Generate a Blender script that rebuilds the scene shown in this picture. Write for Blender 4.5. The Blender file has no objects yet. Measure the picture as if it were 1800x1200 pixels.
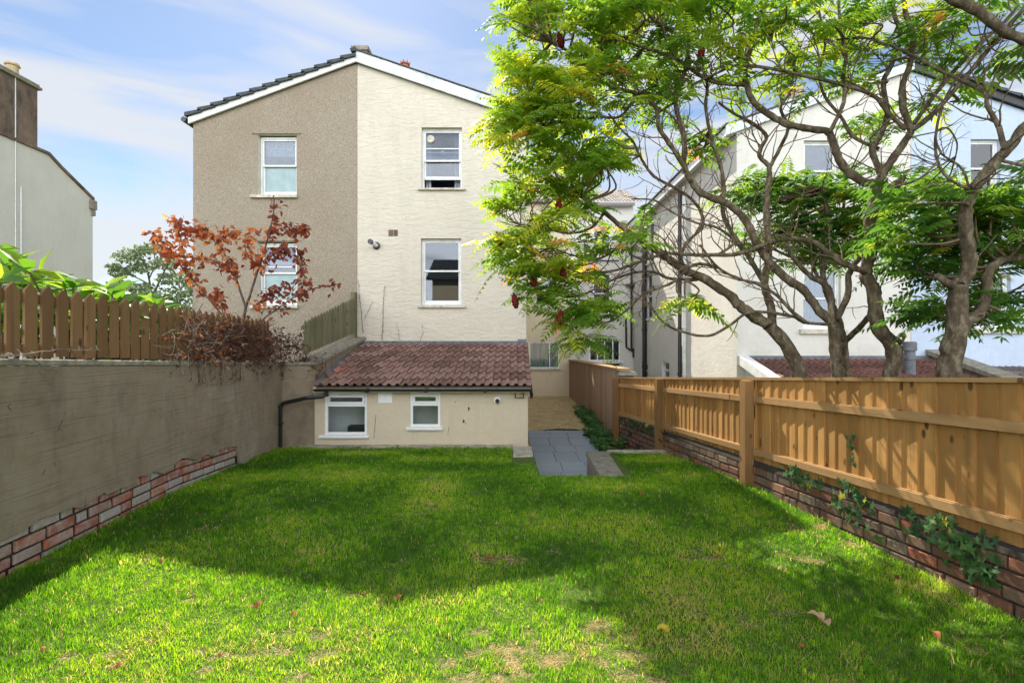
import bpy, math, random
import numpy as np
from mathutils import Vector as V, Matrix

R = random.Random(7)
C = bpy.context.scene.collection
scn = bpy.context.scene
EYE = 1.70
F = 900.0
# ------------------------------------------------------------------ camera
cam = bpy.data.cameras.new('camera'); cam.sensor_width = 36; cam.lens = 18
cam.clip_start = .05; cam.clip_end = 3000
co = bpy.data.objects.new('camera', cam); C.objects.link(co)
co.location = (0, 0, EYE); co.rotation_euler = (math.radians(90), 0, 0)
scn.camera = co
# ------------------------------------------------------------------ sun and sky
SUN = V((-2.74, 8.16, 8.25)).normalized()
sl = bpy.data.lights.new('sun', 'SUN'); sl.energy = 5.0; sl.angle = math.radians(.55); sl.color = (1, .92, .76)
so = bpy.data.objects.new('sun', sl); C.objects.link(so)
so.rotation_euler = SUN.to_track_quat('Z', 'Y').to_euler()
w = bpy.data.worlds.new('World'); scn.world = w; w.use_nodes = True
nt = w.node_tree; nt.nodes.clear()
def wn(t, **k):
    n = nt.nodes.new(t)
    for a, b in k.items(): setattr(n, a, b)
    return n
sky = wn('ShaderNodeTexSky', sky_type='NISHITA', sun_disc=False, sun_elevation=math.asin(SUN.z),
         sun_rotation=math.atan2(SUN.x, SUN.y), altitude=50, air_density=1.0, dust_density=.2, ozone_density=1.4)
tc = wn('ShaderNodeTexCoord')
def wmath(op, a, b=None, c=None):
    n = wn('ShaderNodeMath', operation=op)
    for i, x in enumerate((a, b, c)):
        if x is None: continue
        if isinstance(x, (int, float)): n.inputs[i].default_value = x
        else: nt.links.new(x, n.inputs[i])
    return n.outputs[0]
sep = wn('ShaderNodeSeparateXYZ'); nt.links.new(tc.outputs['Generated'], sep.inputs[0])
mp = wn('ShaderNodeMapping'); mp.inputs['Scale'].default_value = (1.3, 1.3, 7); mp.inputs['Rotation'].default_value = (0, math.radians(7), 0)
nt.links.new(tc.outputs['Generated'], mp.inputs[0])
n1 = wn('ShaderNodeTexNoise'); n1.inputs['Scale'].default_value = 2.0; n1.inputs['Detail'].default_value = 6; n1.inputs['Roughness'].default_value = .5; n1.inputs['Distortion'].default_value = .5
nt.links.new(mp.outputs[0], n1.inputs['Vector'])
# thin cloud everywhere near the horizon, streaks higher up, extra bright cloud added out of view to light the facades
low = wmath('SUBTRACT', 1.0, wmath('MULTIPLY', sep.outputs[2], 1.9))
f1 = wmath('MULTIPLY_ADD', n1.outputs['Fac'], 4.4, -1.85)
fac = wmath('ADD', f1, wmath('MULTIPLY', low, .85))
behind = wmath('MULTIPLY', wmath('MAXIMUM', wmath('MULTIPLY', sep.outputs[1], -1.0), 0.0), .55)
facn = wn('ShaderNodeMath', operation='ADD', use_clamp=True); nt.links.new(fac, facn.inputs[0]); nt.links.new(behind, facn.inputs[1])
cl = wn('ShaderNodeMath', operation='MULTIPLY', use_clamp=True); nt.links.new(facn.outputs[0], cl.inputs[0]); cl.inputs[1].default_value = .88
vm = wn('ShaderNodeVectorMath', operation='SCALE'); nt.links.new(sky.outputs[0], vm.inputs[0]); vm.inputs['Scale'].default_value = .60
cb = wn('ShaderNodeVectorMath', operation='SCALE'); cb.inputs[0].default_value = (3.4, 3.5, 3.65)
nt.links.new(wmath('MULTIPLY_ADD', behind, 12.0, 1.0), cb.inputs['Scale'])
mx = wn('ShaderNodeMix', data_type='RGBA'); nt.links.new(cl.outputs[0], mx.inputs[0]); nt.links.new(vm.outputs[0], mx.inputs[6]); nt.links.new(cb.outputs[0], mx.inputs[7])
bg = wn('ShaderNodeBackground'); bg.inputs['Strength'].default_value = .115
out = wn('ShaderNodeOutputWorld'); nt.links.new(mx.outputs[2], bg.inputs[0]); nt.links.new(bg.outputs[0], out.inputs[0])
scn.view_settings.view_transform = 'Standard'; scn.view_settings.look = 'None'; scn.view_settings.gamma = 1
scn.view_settings.exposure = 1.08
try:
    scn.cycles.max_bounces = 7; scn.cycles.transparent_max_bounces = 10; scn.cycles.diffuse_bounces = 4
except Exception: pass

# ------------------------------------------------------------------ helpers
def P(px, py, Z): return V(((px - 900) / F * Z, Z, EYE + (600 - py) / F * Z))
def PX(px, Z): return (px - 900) / F * Z
def PZ(py, Z): return EYE + (600 - py) / F * Z

class MB:
    def __init__(s): s.v = []; s.f = []; s.m = []; s.r = []
    def face(s, pts, r=0.5, m=0):
        n = len(s.v); s.v += [tuple(p) for p in pts]; s.f.append(tuple(range(n, n + len(pts)))); s.r.append(r); s.m.append(m)
    def hexa(s, p, r=0.5, m=0):          # 8 points: bottom ring 0-3, top ring 4-7
        n = len(s.v); s.v += [tuple(q) for q in p]
        for q in ((0,3,2,1),(4,5,6,7),(0,1,5,4),(1,2,6,5),(2,3,7,6),(3,0,4,7)):
            s.f.append(tuple(n + i for i in q)); s.r.append(r); s.m.append(m)
    def box(s, a, b, r=0.5, m=0):
        (x0,y0,z0),(x1,y1,z1) = a, b
        s.hexa([(x0,y0,z0),(x1,y0,z0),(x1,y1,z0),(x0,y1,z0),(x0,y0,z1),(x1,y0,z1),(x1,y1,z1),(x0,y1,z1)], r, m)
    def prism(s, poly, d, r=0.5, m=0):   # poly: list of 3-D points (planar); d: extrusion vector
        n = len(s.v); k = len(poly); d = V(d)
        s.v += [tuple(p) for p in poly] + [tuple(V(p) + d) for p in poly]
        s.f.append(tuple(range(n, n + k))); s.f.append(tuple(range(n + 2*k - 1, n + k - 1, -1)))
        for i in range(k): j = (i + 1) % k; s.f.append((n+i, n+k+i, n+k+j, n+j))
        s.r += [r] * (k + 2); s.m += [m] * (k + 2)
    def tube(s, pts, rad, n=6, r=0.5, m=0, cap=True):
        pts = [V(p) for p in pts]; k = len(pts)
        if isinstance(rad, (int, float)): rad = [rad] * k
        base = len(s.v); up = None
        for i, p in enumerate(pts):
            t = (pts[min(i+1, k-1)] - pts[max(i-1, 0)])
            if t.length < 1e-9: t = V((0, 0, 1))
            t.normalize()
            if up is None: up = t.orthogonal().normalized()
            up = (up - t * up.dot(t));
            if up.length < 1e-6: up = t.orthogonal()
            up.normalize(); bi = t.cross(up)
            for j in range(n):
                a = 2 * math.pi * j / n
                s.v.append(tuple(p + (up * math.cos(a) + bi * math.sin(a)) * rad[i]))
        for i in range(k - 1):
            for j in range(n):
                a = base + i*n + j; b = base + i*n + (j+1) % n
                s.f.append((a, b, b + n, a + n)); s.r.append(r); s.m.append(m)
        if cap:
            s.f.append(tuple(base + n - 1 - j for j in range(n))); s.f.append(tuple(base + (k-1)*n + j for j in range(n))); s.r += [r, r]; s.m += [m, m]
    def lathe(s, c, prof, n=16, axis=(0,0,1), r=0.5, m=0):   # prof: (radius, height)
        c = V(c); ax = V(axis).normalized(); u = ax.orthogonal().normalized(); w_ = ax.cross(u); base = len(s.v)
        for (ra, h) in prof:
            for j in range(n):
                a = 2*math.pi*j/n; s.v.append(tuple(c + ax*h + (u*math.cos(a) + w_*math.sin(a))*ra))
        for i in range(len(prof) - 1):
            for j in range(n):
                a = base + i*n + j; b = base + i*n + (j+1) % n
                s.f.append((a, b, b+n, a+n)); s.r.append(r); s.m.append(m)
        s.f.append(tuple(base + n-1-j for j in range(n))); s.f.append(tuple(base + (len(prof)-1)*n + j for j in range(n))); s.r += [r, r]; s.m += [m, m]
    def build(s, name, mats, parent=None, smooth=False):
        me = bpy.data.meshes.new(name); me.from_pydata(s.v, [], s.f)
        if not isinstance(mats, (list, tuple)): mats = [mats]
        for q in mats: me.materials.append(q)
        if len(mats) > 1: me.polygons.foreach_set('material_index', s.m)
        a = me.attributes.new('rnd', 'FLOAT', 'FACE'); a.data.foreach_set('value', [float(x) for x in s.r])
        if smooth: me.polygons.foreach_set('use_smooth', [True] * len(s.f))
        me.update()
        o = bpy.data.objects.new(name, me); C.objects.link(o); put(o, parent)
        return o

def wloc(o):
    p = V(o.location)
    while o.parent: o = o.parent; p += V(o.location)
    return p
def put(o, parent):
    if parent: o.parent = parent; o.location = -wloc(parent)
def thing(name, loc, label, cat, group=None):
    o = bpy.data.objects.new(name, None); o.empty_display_size = .2; C.objects.link(o); o.location = loc
    return tag(o, label, cat, group)
def tag(o, label, cat, group=None, kind=None):
    if label: o['label'] = label
    if cat: o['category'] = cat
    if group: o['group'] = group
    if kind: o['kind'] = kind
    return o
def recenter(o, loc):     # move a top-level mesh's origin to its base
    loc = V(loc); me = o.data; me.transform(Matrix.Translation(-loc)); o.location = loc; return o
def structure(o): o['kind'] = 'structure'; return o

# ------------------------------------------------------------------ materials
def hexc(h):
    c = [int(h[i:i+2], 16) / 255 for i in (0, 2, 4)]
    return tuple(x/12.92 if x <= .04045 else ((x+.055)/1.055)**2.4 for x in c)
class Mat:
    def __init__(s, name):
        s.m = bpy.data.materials.new(name); s.m.use_nodes = True; s.t = s.m.node_tree
        s.b = s.t.nodes['Principled BSDF']; s.o = s.t.nodes['Material Output']
        s.tc = s.t.nodes.new('ShaderNodeTexCoord').outputs['Object']; s.bumpn = None
    def n(s, t, **k):
        q = s.t.nodes.new(t)
        for a, b in k.items(): setattr(q, a, b)
        return q
    def set(s, sock, val):
        if hasattr(val, 'node'): s.t.links.new(val, sock)
        elif isinstance(val, tuple) and len(val) == 3 and sock.type == 'RGBA': sock.default_value = val + (1,)
        else: sock.default_value = val
    def noise(s, scale, detail=4, rough=.6, stretch=(1,1,1), dist=0, rot=(0,0,0)):
        mp = s.n('ShaderNodeMapping'); mp.inputs['Scale'].default_value = stretch; mp.inputs['Rotation'].default_value = rot
        s.t.links.new(s.tc, mp.inputs[0])
        q = s.n('ShaderNodeTexNoise'); q.inputs['Scale'].default_value = scale; q.inputs['Detail'].default_value = detail
        q.inputs['Roughness'].default_value = rough; q.inputs['Distortion'].default_value = dist
        s.t.links.new(mp.outputs[0], q.inputs['Vector']); return q.outputs['Fac']
    def wave(s, scale, dist=2, dscale=1, dir='X', stretch=(1,1,1)):
        mp = s.n('ShaderNodeMapping'); mp.inputs['Scale'].default_value = stretch; s.t.links.new(s.tc, mp.inputs[0])
        q = s.n('ShaderNodeTexWave', bands_direction=dir); q.inputs['Scale'].default_value = scale; q.inputs['Distortion'].default_value = dist
        q.inputs['Detail'].default_value = 3; q.inputs['Detail Scale'].default_value = dscale; s.t.links.new(mp.outputs[0], q.inputs['Vector']); return q.outputs['Fac']
    def vor(s, scale, feature='F1', out='Distance', stretch=(1,1,1)):
        mp = s.n('ShaderNodeMapping'); mp.inputs['Scale'].default_value = stretch; s.t.links.new(s.tc, mp.inputs[0])
        q = s.n('ShaderNodeTexVoronoi', feature=feature); q.inputs['Scale'].default_value = scale; s.t.links.new(mp.outputs[0], q.inputs['Vector']); return q.outputs[out]
    def rnd(s): return s.n('ShaderNodeAttribute', attribute_name='rnd').outputs['Fac']
    def pos(s, i):
        q = s.n('ShaderNodeSeparateXYZ'); s.t.links.new(s.tc, q.inputs[0]); return q.outputs[i]
    def math(s, op, a, b=0.0, clamp=False):
        q = s.n('ShaderNodeMath', operation=op, use_clamp=clamp); s.set(q.inputs[0], a); s.set(q.inputs[1], b); return q.outputs[0]
    def ramp(s, fac, stops, mode='LINEAR'):
        q = s.n('ShaderNodeValToRGB'); q.color_ramp.interpolation = mode; e = q.color_ramp.elements
        while len(e) < len(stops): e.new(.5)
        for i, (p, c) in enumerate(stops): e[i].position = p; e[i].color = (tuple(c) if not isinstance(c, (int, float)) else (c, c, c)) + (1,)
        s.t.links.new(fac, q.inputs[0]); return q.outputs[0]
    def mix(s, fac, a, b, mode='MIX'):
        q = s.n('ShaderNodeMix', data_type='RGBA', blend_type=mode); s.set(q.inputs[0], fac); s.set(q.inputs[6], a); s.set(q.inputs[7], b); return q.outputs[2]
    def bump(s, h, strength=.5, dist=.01):
        q = s.n('ShaderNodeBump'); q.inputs['Strength'].default_value = strength; q.inputs['Distance'].default_value = dist
        s.t.links.new(h, q.inputs['Height'])
        if s.bumpn: s.t.links.new(s.bumpn, q.inputs['Normal'])
        s.bumpn = q.outputs[0]; s.t.links.new(s.bumpn, s.b.inputs['Normal'])
    def fin(s, col, rough=.8, spec=.3, metal=0):
        s.set(s.b.inputs['Base Color'], col); s.set(s.b.inputs['Roughness'], rough); s.b.inputs['Specular IOR Level'].default_value = spec
        s.b.inputs['Metallic'].default_value = metal; return s.m
def simple(name, c, rough=.6, spec=.4, var=.12, scale=6, bump=0, metal=0):
    m = Mat(name); dk = tuple(x*(1-var*2) for x in c); lt = tuple(min(1, x*(1+var)) for x in c)
    n = m.noise(scale, 5)
    if bump: m.bump(m.noise(scale*6, 4), bump, .005)
    return m.fin(m.ramp(n, [(.3, dk), (.7, lt)]), rough, spec, metal)

def render_mat(name, base, dirt, bscale=9, bstr=.8, stretch=(1,1,2.6)):
    m = Mat(name)
    n = m.noise(.8, 6, .65); n2 = m.noise(14, 4, .6)
    c = m.mix(m.ramp(n, [(.42, 0.0), (.72, .5)]), base, dirt)
    c = m.mix(m.ramp(m.noise(1.2, 5, .7, (3.5, 3.5, .5)), [(.52, 0.0), (.75, .35)]), c, tuple(x*.72 for x in base))
    c = m.mix(m.ramp(n2, [(.35, .25), (.6, 0.0)]), c, tuple(x*.8 for x in base))
    m.bump(m.ramp(m.noise(bscale, 3, .5, stretch, .9), [(.42, 0.0), (.56, 1.0)]), bstr, .02)
    m.bump(m.noise(120, 3, .6), .25, .003)
    return m.fin(c, .9, .15)
m_cream = render_mat('cream_trowelled_render', (.60, .55, .46), (.47, .42, .34), 3.8, .40, (1, 1, 3.0))
m_cream2 = render_mat('smooth_cream_render', (.60, .52, .40), (.47, .39, .28), 5, .10)
m_wing = render_mat('warm_cream_paint', (.70, .60, .43), (.58, .49, .35), 9, .25)
m_white = render_mat('off_white_paint', (.63, .61, .56), (.48, .45, .40), 3, .12)
m_whiteb = render_mat('bluish_paint_with_shade_tint', (.46, .54, .66), (.38, .44, .54), 3, .12)  # bluish white wall; blue skylight of its shaded side is mixed into the colour
m_farh = render_mat('stained_pale_paint', (.62, .60, .53), (.50, .47, .40), 2, .05)
m = Mat('pebbledash'); v = m.vor(105, out='Color'); g = m.n('ShaderNodeRGBToBW'); m.t.links.new(v, g.inputs[0])
c = m.ramp(g.outputs[0], [(.0, (.15, .122, .088)), (.35, (.27, .225, .168)), (.7, (.35, .30, .232)), (1, (.52, .46, .39))])
c = m.mix(m.ramp(m.noise(.7, 6, .7), [(.45, 0.0), (.75, .45)]), c, (.25, .19, .13))
m.bump(m.vor(105), .6, .012); m_pebble = m.fin(c, .95, .15)

def wood_mat(name, c1, c2, dark, grain=(1,1,.07), knots=True, sat=.0):
    m = Mat(name); r = m.rnd()
    off = m.n('ShaderNodeVectorMath', operation='MULTIPLY_ADD'); cx = m.n('ShaderNodeCombineXYZ'); m.t.links.new(r, cx.inputs[0]); m.t.links.new(r, cx.inputs[2])
    m.t.links.new(cx.outputs[0], off.inputs[0]); off.inputs[1].default_value = (37, 0, 19); m.t.links.new(m.tc, off.inputs[2]); m.tc = off.outputs[0]
    n = m.noise(38, 5, .6, grain, .6)
    c = m.mix(n, c1, c2); c = m.mix(m.ramp(m.noise(7, 4, .6, grain, .8), [(.48, 0.0), (.72, .7)]), c, dark)
    c = m.mix(m.math('MULTIPLY', r, .8), c, tuple(x*.66 for x in c2)); c = m.mix(m.ramp(m.noise(1.7, 5, .7, (1, 1, .6)), [(.5, 0.0), (.75, .4)]), c, tuple(x*1.1 for x in dark))
    if knots: c = m.mix(m.ramp(m.vor(5.5, stretch=(1,1,.55)), [(.0, 1.0), (.09, .9), (.14, 0.0)]), c, tuple(x*.6 for x in dark))
    m.bump(n, .35, .004); return m.fin(c, .75, .25)
m_post = wood_mat('weathered_post_timber', (.33, .19, .075), (.25, .135, .05), (.13, .065, .025))
m_wood = wood_mat('golden_fence_timber', (.54, .30, .10), (.36, .18, .052), (.14, .065, .02))
m_woodh = wood_mat('golden_fence_rail_timber', (.50, .31, .14), (.36, .21, .085), (.20, .10, .04), (1, .07, 1))
m_picket = wood_mat('brown_picket_timber', (.30, .175, .075), (.21, .115, .05), (.10, .055, .03))
m_picketh = wood_mat('brown_picket_rail_timber', (.25, .14, .06), (.19, .105, .045), (.10, .055, .03), (1, .07, 1))
m_oldwood = wood_mat('weathered_green_timber', (.22, .20, .13), (.17, .16, .09), (.08, .085, .04))
m_pinkwood = wood_mat('faded_pink_brown_timber', (.46, .31, .22), (.36, .23, .15), (.15, .10, .08), knots=False)
m_trimw = simple('white_painted_timber', (.72, .73, .72), .45, .4, .08)
m_upvc = simple('white_plastic_frame', (.80, .82, .85), .3, .5, .03)
m_fascia = simple('cream_painted_board', (.62, .58, .46), .6, .3, .1)
m_zinc = simple('weathered_white_bargeboard', (.62, .66, .68), .45, .4, .16, 5)
m_lead = simple('grey_lead_flashing', (.15, .16, .18), .75, .2, .2, 8)
m_black = simple('black_plastic', (.012, .012, .013), .3, .5, .1)
m_dark = simple('dark_metal', (.03, .03, .032), .5)
m_slate = simple('dark_slate_tiles', (.055, .062, .068), .6, .3, .3, 9)
m_stone = Mat('weathered_stone'); n = m_stone.noise(9, 6, .7)
m_stone.bump(m_stone.noise(30, 5, .7), .6, .01)
m_stone = m_stone.fin(m_stone.ramp(n, [(.3, (.13, .115, .085)), (.5, (.24, .22, .17)), (.72, (.36, .33, .27))]), .9, .2)
m_sill = simple('painted_stone_sill', (.55, .51, .42), .7, .3, .2, 10, .2)
m_kerb = simple('pale_mortar_kerb', (.46, .41, .33), .9, .2, .25, 8, .4)
m_terr = simple('terracotta', (.45, .16, .08), .7, .2, .2, 12)
m_buff = simple('buff_clay', (.50, .40, .24), .8, .2, .15, 12)
m_chim = Mat('sooty_brown_render'); n = m_chim.noise(1.4, 6, .7, (1,1,.6))
m_chim = m_chim.fin(m_chim.ramp(n, [(.3, (.06, .05, .045)), (.5, (.17, .125, .095)), (.7, (.26, .19, .14))]), .9, .1)
# roll tiles
def tile_mat(name, cols):
    m = Mat(name); r = m.rnd()
    c = m.ramp(r, cols)
    c = m.mix(m.ramp(m.noise(22, 5, .7), [(.5, 0.0), (.75, .3)]), c, (.10, .065, .055))
    c = m.mix(m.ramp(m.noise(3, 5, .7), [(.5, 0.0), (.75, .35)]), c, (.30, .22, .18))
    m.bump(m.noise(60, 4, .7), .3, .004); return m.fin(c, .75, .25)
m_tile = tile_mat('brown_red_roof_tiles', [(0, (.17, .095, .072)), (.35, (.25, .14, .11)), (.7, (.32, .19, .15)), (.965, (.33, .20, .17)), (.975, (.40, .16, .12))])
m_tile2 = tile_mat('dark_brown_roof_tiles', [(0, (.11, .05, .04)), (.5, (.17, .08, .06)), (1, (.22, .10, .08))])
m_gtile = tile_mat('grey_brown_roof_tiles', [(0, (.14, .12, .11)), (.5, (.22, .18, .16)), (1, (.28, .23, .20))])
# bricks: colour by rnd with smears of old mortar
def brick_mat(name, cols, smear, sm=.5):
    m = Mat(name); r = m.rnd(); c = m.ramp(r, cols)
    c = m.mix(m.ramp(m.noise(7, 5, .7), [(.5-.2*sm, sm), (.62, 0.0)]), c, smear)
    c = m.mix(m.ramp(m.noise(40, 4, .7), [(.45, 0.0), (.7, .4)]), c, tuple(x*.4 for x in smear))
    m.bump(m.noise(45, 5, .7), .7, .008); return m.fin(c, .9, .2)
m_brickL = brick_mat('mortar_smeared_red_brick', [(0, (.38, .10, .04)), (.35, (.30, .07, .035)), (.55, (.27, .12, .08)), (.7, (.30, .25, .22)), (1, (.36, .33, .30))], (.38, .34, .31), .8)
m_brickR = brick_mat('old_brown_brick', [(0, (.20, .08, .045)), (.3, (.15, .07, .045)), (.55, (.21, .125, .08)), (.75, (.13, .085, .065)), (.9, (.26, .19, .13)), (.95, (.34, .10, .05)), (1, (.36, .11, .05))], (.10, .085, .065), .5)
m_mortar = simple('dark_old_mortar', (.05, .042, .035), .95, .1, .3, 12, .6)
m_gwall = Mat('brown_scratched_render'); mm = m_gwall
n = mm.noise(8, 4, .6, (1, .10, 5.5), .5); n2 = mm.noise(1.1, 6, .7)
c = mm.ramp(n2, [(.3, (.17, .13, .092)), (.5, (.25, .20, .145)), (.62, (.27, .225, .17)), (.75, (.36, .31, .25))])
c = mm.mix(mm.ramp(n, [(.31, .3), (.37, 0.0)]), c, (.12, .09, .06))
c = mm.mix(mm.ramp(mm.noise(1.9, 6, .75, (1, 1.5, .6)), [(.50, 0.0), (.68, .5)]), c, (.11, .10, .075))
mm.bump(mm.ramp(n, [(.34, 0.0), (.46, 1.0)]), .5, .01); mm.bump(mm.noise(26, 5, .7, (1, .12, 1)), .5, .006)
m_gwall = mm.fin(c, .92, .15)
# glass: reflective pane over a real dark room
def glass_mat(name, tint=(.62,.68,.74), refl=.02):
    m = Mat(name); g = m.n('ShaderNodeBsdfGlossy'); g.inputs['Roughness'].default_value = .015; g.inputs['Color'].default_value = (.95, .97, 1, 1)
    t = m.n('ShaderNodeBsdfTransparent'); t.inputs['Color'].default_value = tint + (1,)
    fr = m.n('ShaderNodeFresnel'); fr.inputs['IOR'].default_value = 1.5
    mx = m.n('ShaderNodeMixShader'); m.t.links.new(m.math('ADD', fr.outputs[0], refl, True), mx.inputs[0]); m.t.links.new(t.outputs[0], mx.inputs[1]); m.t.links.new(g.outputs[0], mx.inputs[2])
    m.t.links.new(mx.outputs[0], m.o.inputs[0]); return m.m
m_glass = glass_mat('window_glass')
m_glassc = glass_mat('clear_window_glass', (.88, .91, .92), .01)
m_frost = Mat('frosted_blue_green_glass'); m_frost.bump(m_frost.vor(26), .3, .003); m_frost = m_frost.fin(m_frost.ramp(m_frost.noise(5, 3), [(.3, (.17, .26, .27)), (.7, (.24, .35, .36))]), .2, .6)
m_net = Mat('lace_net_curtain'); m_net = m_net.fin(m_net.ramp(m_net.noise(26, 5, .7), [(.4, (.30, .34, .38)), (.6, (.62, .66, .70))]), .9, .1)
m_curt = Mat('grey_curtain_fabric'); m_curt = m_curt.fin(m_curt.ramp(m_curt.noise(30, 3, .6, (1,1,.03)), [(.35, (.20, .22, .25)), (.65, (.50, .52, .54))]), .95, .1)
m_blind = Mat('cream_blind_fabric'); m_blind = m_blind.fin(m_blind.ramp(m_blind.wave(3, .5, 1, 'Z'), [(.0, (.42, .43, .36)), (.2, (.50, .52, .44))]), .9, .1)
m_room = simple('dim_room_interior', (.07, .08, .095), .9, .1, .2, 1)
m_roomw = simple('pale_room_interior', (.80, .82, .81), .9, .1, .1, 1)
# leaves
def leaf_mat(name, cols, trans, tw=.5, rough=.5, noise=True):
    m = Mat(name); c = m.ramp(m.rnd(), cols)
    if noise: c = m.mix(m.ramp(m.noise(3, 2), [(.4, 0.0), (.7, .35)]), c, tuple(x*.6 for x in cols[0][1]))
    m.fin(c, rough, .35)
    t = m.n('ShaderNodeBsdfTranslucent'); tcol = m.mix(1.0, c, trans, 'MULTIPLY'); m.t.links.new(tcol, t.inputs[0])
    mx = m.n('ShaderNodeMixShader'); mx.inputs[0].default_value = tw
    m.t.links.new(m.b.outputs[0], mx.inputs[1]); m.t.links.new(t.outputs[0], mx.inputs[2]); m.t.links.new(mx.outputs[0], m.o.inputs[0]); return m.m
m_sumac = leaf_mat('sumac_leaf', [(0, (.05, .125, .02)), (.40, (.12, .235, .022)), (.70, (.25, .35, .025)), (.95, (.46, .46, .035)), (.97, (.55, .27, .06)), (1, (.62, .20, .06))], (2.2, 2.0, 1.4), .55)
m_sumacd = leaf_mat('sumac_leaf_deep_green', [(0, (.035, .10, .02)), (.6, (.08, .19, .026)), (.93, (.19, .31, .035)), (1, (.36, .32, .03))], (2.4, 2.1, 1.3), .5)
m_copper = leaf_mat('copper_orange_leaf', [(0, (.15, .045, .035)), (.4, (.30, .085, .045)), (.7, (.55, .19, .06)), (1, (.72, .34, .12))], (2.0, 1.7, 1.3), .5)
m_bigleaf = leaf_mat('broad_green_leaf', [(0, (.035, .11, .018)), (.5, (.10, .22, .025)), (1, (.27, .37, .04))], (2.2, 2.1, 1.3), .5, .35)
m_ivy = leaf_mat('ivy_leaf', [(0, (.02, .06, .02)), (.6, (.045, .11, .035)), (.9, (.09, .17, .05)), (1, (.40, .38, .05))], (1.6, 1.8, 1), .2, .35)
m_far = leaf_mat('distant_tree_foliage', [(0, (.06, .10, .05)), (.6, (.12, .17, .08)), (1, (.24, .28, .13))], (1.6, 1.6, 1.3), .35)
m_ground = leaf_mat('low_green_leaf', [(0, (.025, .09, .02)), (.6, (.05, .16, .03)), (1, (.10, .24, .05))], (1.5, 1.8, 1), .25)
m_deadleaf = leaf_mat('dead_brown_leaf', [(0, (.10, .04, .02)), (.5, (.25, .09, .035)), (.8, (.45, .16, .05)), (1, (.50, .32, .18))], (1.5, 1.3, 1), .3)
m_dry = leaf_mat('dry_tan_leaf', [(0, (.42, .24, .13)), (1, (.60, .38, .24))], (1.4, 1.3, 1.1), .25)
m_yel = leaf_mat('yellow_leaf', [(0, (.50, .42, .04)), (1, (.68, .52, .06))], (1.4, 1.3, 1.1), .3)
m_twig = simple('grey_brown_twig', (.16, .115, .08), .9, .1, .3, 20)
m_dtwig = simple('dark_purple_brown_twig', (.12, .08, .07), .9, .1, .35, 10)
m_ltwig = simple('pale_dry_stem', (.34, .28, .22), .9, .1, .3, 10)
mm = Mat('lichened_bark'); n = mm.noise(16, 6, .7, (1,1,.5)); n2 = mm.noise(55, 4, .7, (1,1,2))
c = mm.ramp(n, [(.3, (.035, .026, .018)), (.5, (.09, .07, .046)), (.68, (.22, .19, .13))]); c = mm.mix(mm.ramp(n2, [(.5, 0.0), (.68, .5)]), c, (.05, .035, .025))
mm.bump(n, .8, .02); mm.bump(n2, .5, .006); m_bark = mm.fin(c, .92, .15)
m_cone = simple('dark_red_sumac_fruit', (.16, .022, .018), .95, .1, .45, 60, .9)
m_slab = Mat('blue_grey_slate_paving'); c = m_slab.mix(m_slab.math('MULTIPLY', m_slab.rnd(), .6), (.33, .38, .42), (.25, .295, .33)); c = m_slab.mix(m_slab.ramp(m_slab.noise(4, 6, .7), [(.4, 0.0), (.7, .5)]), c, (.36, .38, .40))
m_slab.bump(m_slab.noise(12, 5), .3, .006); m_slab = m_slab.fin(c, .6, .35)
m_grav = Mat('golden_gravel'); v = m_grav.vor(38, out='Color'); g = m_grav.n('ShaderNodeRGBToBW'); m_grav.t.links.new(v, g.inputs[0])
c = m_grav.ramp(g.outputs[0], [(0, (.40, .28, .12)), (.4, (.72, .52, .24)), (.75, (.80, .62, .34)), (1, (.88, .80, .62))])
c = m_grav.mix(m_grav.ramp(m_grav.noise(2.5, 5), [(.45, 0.0), (.7, .5)]), c, (.33, .24, .11)); m_grav.bump(m_grav.vor(38), 1, .03); m_grav = m_grav.fin(c, .9, .2)
mm = Mat('lawn_soil'); n = mm.noise(1.6, 6, .7); n2 = mm.noise(25, 5, .7)
c = mm.ramp(n2, [(.35, (.06, .10, .02)), (.55, (.11, .16, .035)), (.75, (.24, .21, .10))]); c = mm.mix(mm.ramp(n, [(.56, 0.0), (.72, .7)]), c, (.34, .26, .16)); mm.bump(n2, 1, .03); m_soil = mm.fin(c, 1, .1)
mm = Mat('rough_ground'); c = mm.ramp(mm.noise(.6, 6, .7), [(.3, (.05, .08, .025)), (.6, (.10, .12, .05)), (.8, (.16, .13, .08))]); mm.bump(mm.noise(9, 5), .8, .03); m_rough = mm.fin(c, 1, .1)

# ------------------------------------------------------------------ garden geometry
def lawn_z(x, y):
    z = 0.0 if y < 5.9 else -(y - 5.9) * .065
    return z + .012 * math.sin(x*2.1 + y*.7) * math.sin(y*1.7 - x*.4)
def XL(y): return -3.327 - .0884 * y           # face of the left garden wall
def XR(y): return 3.42 - .093 * y              # face of the right brick wall
def capL(y): return 1.578 - .0457 * (y - 3.65) # top of the left coping
PATHZ = -.63

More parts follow.
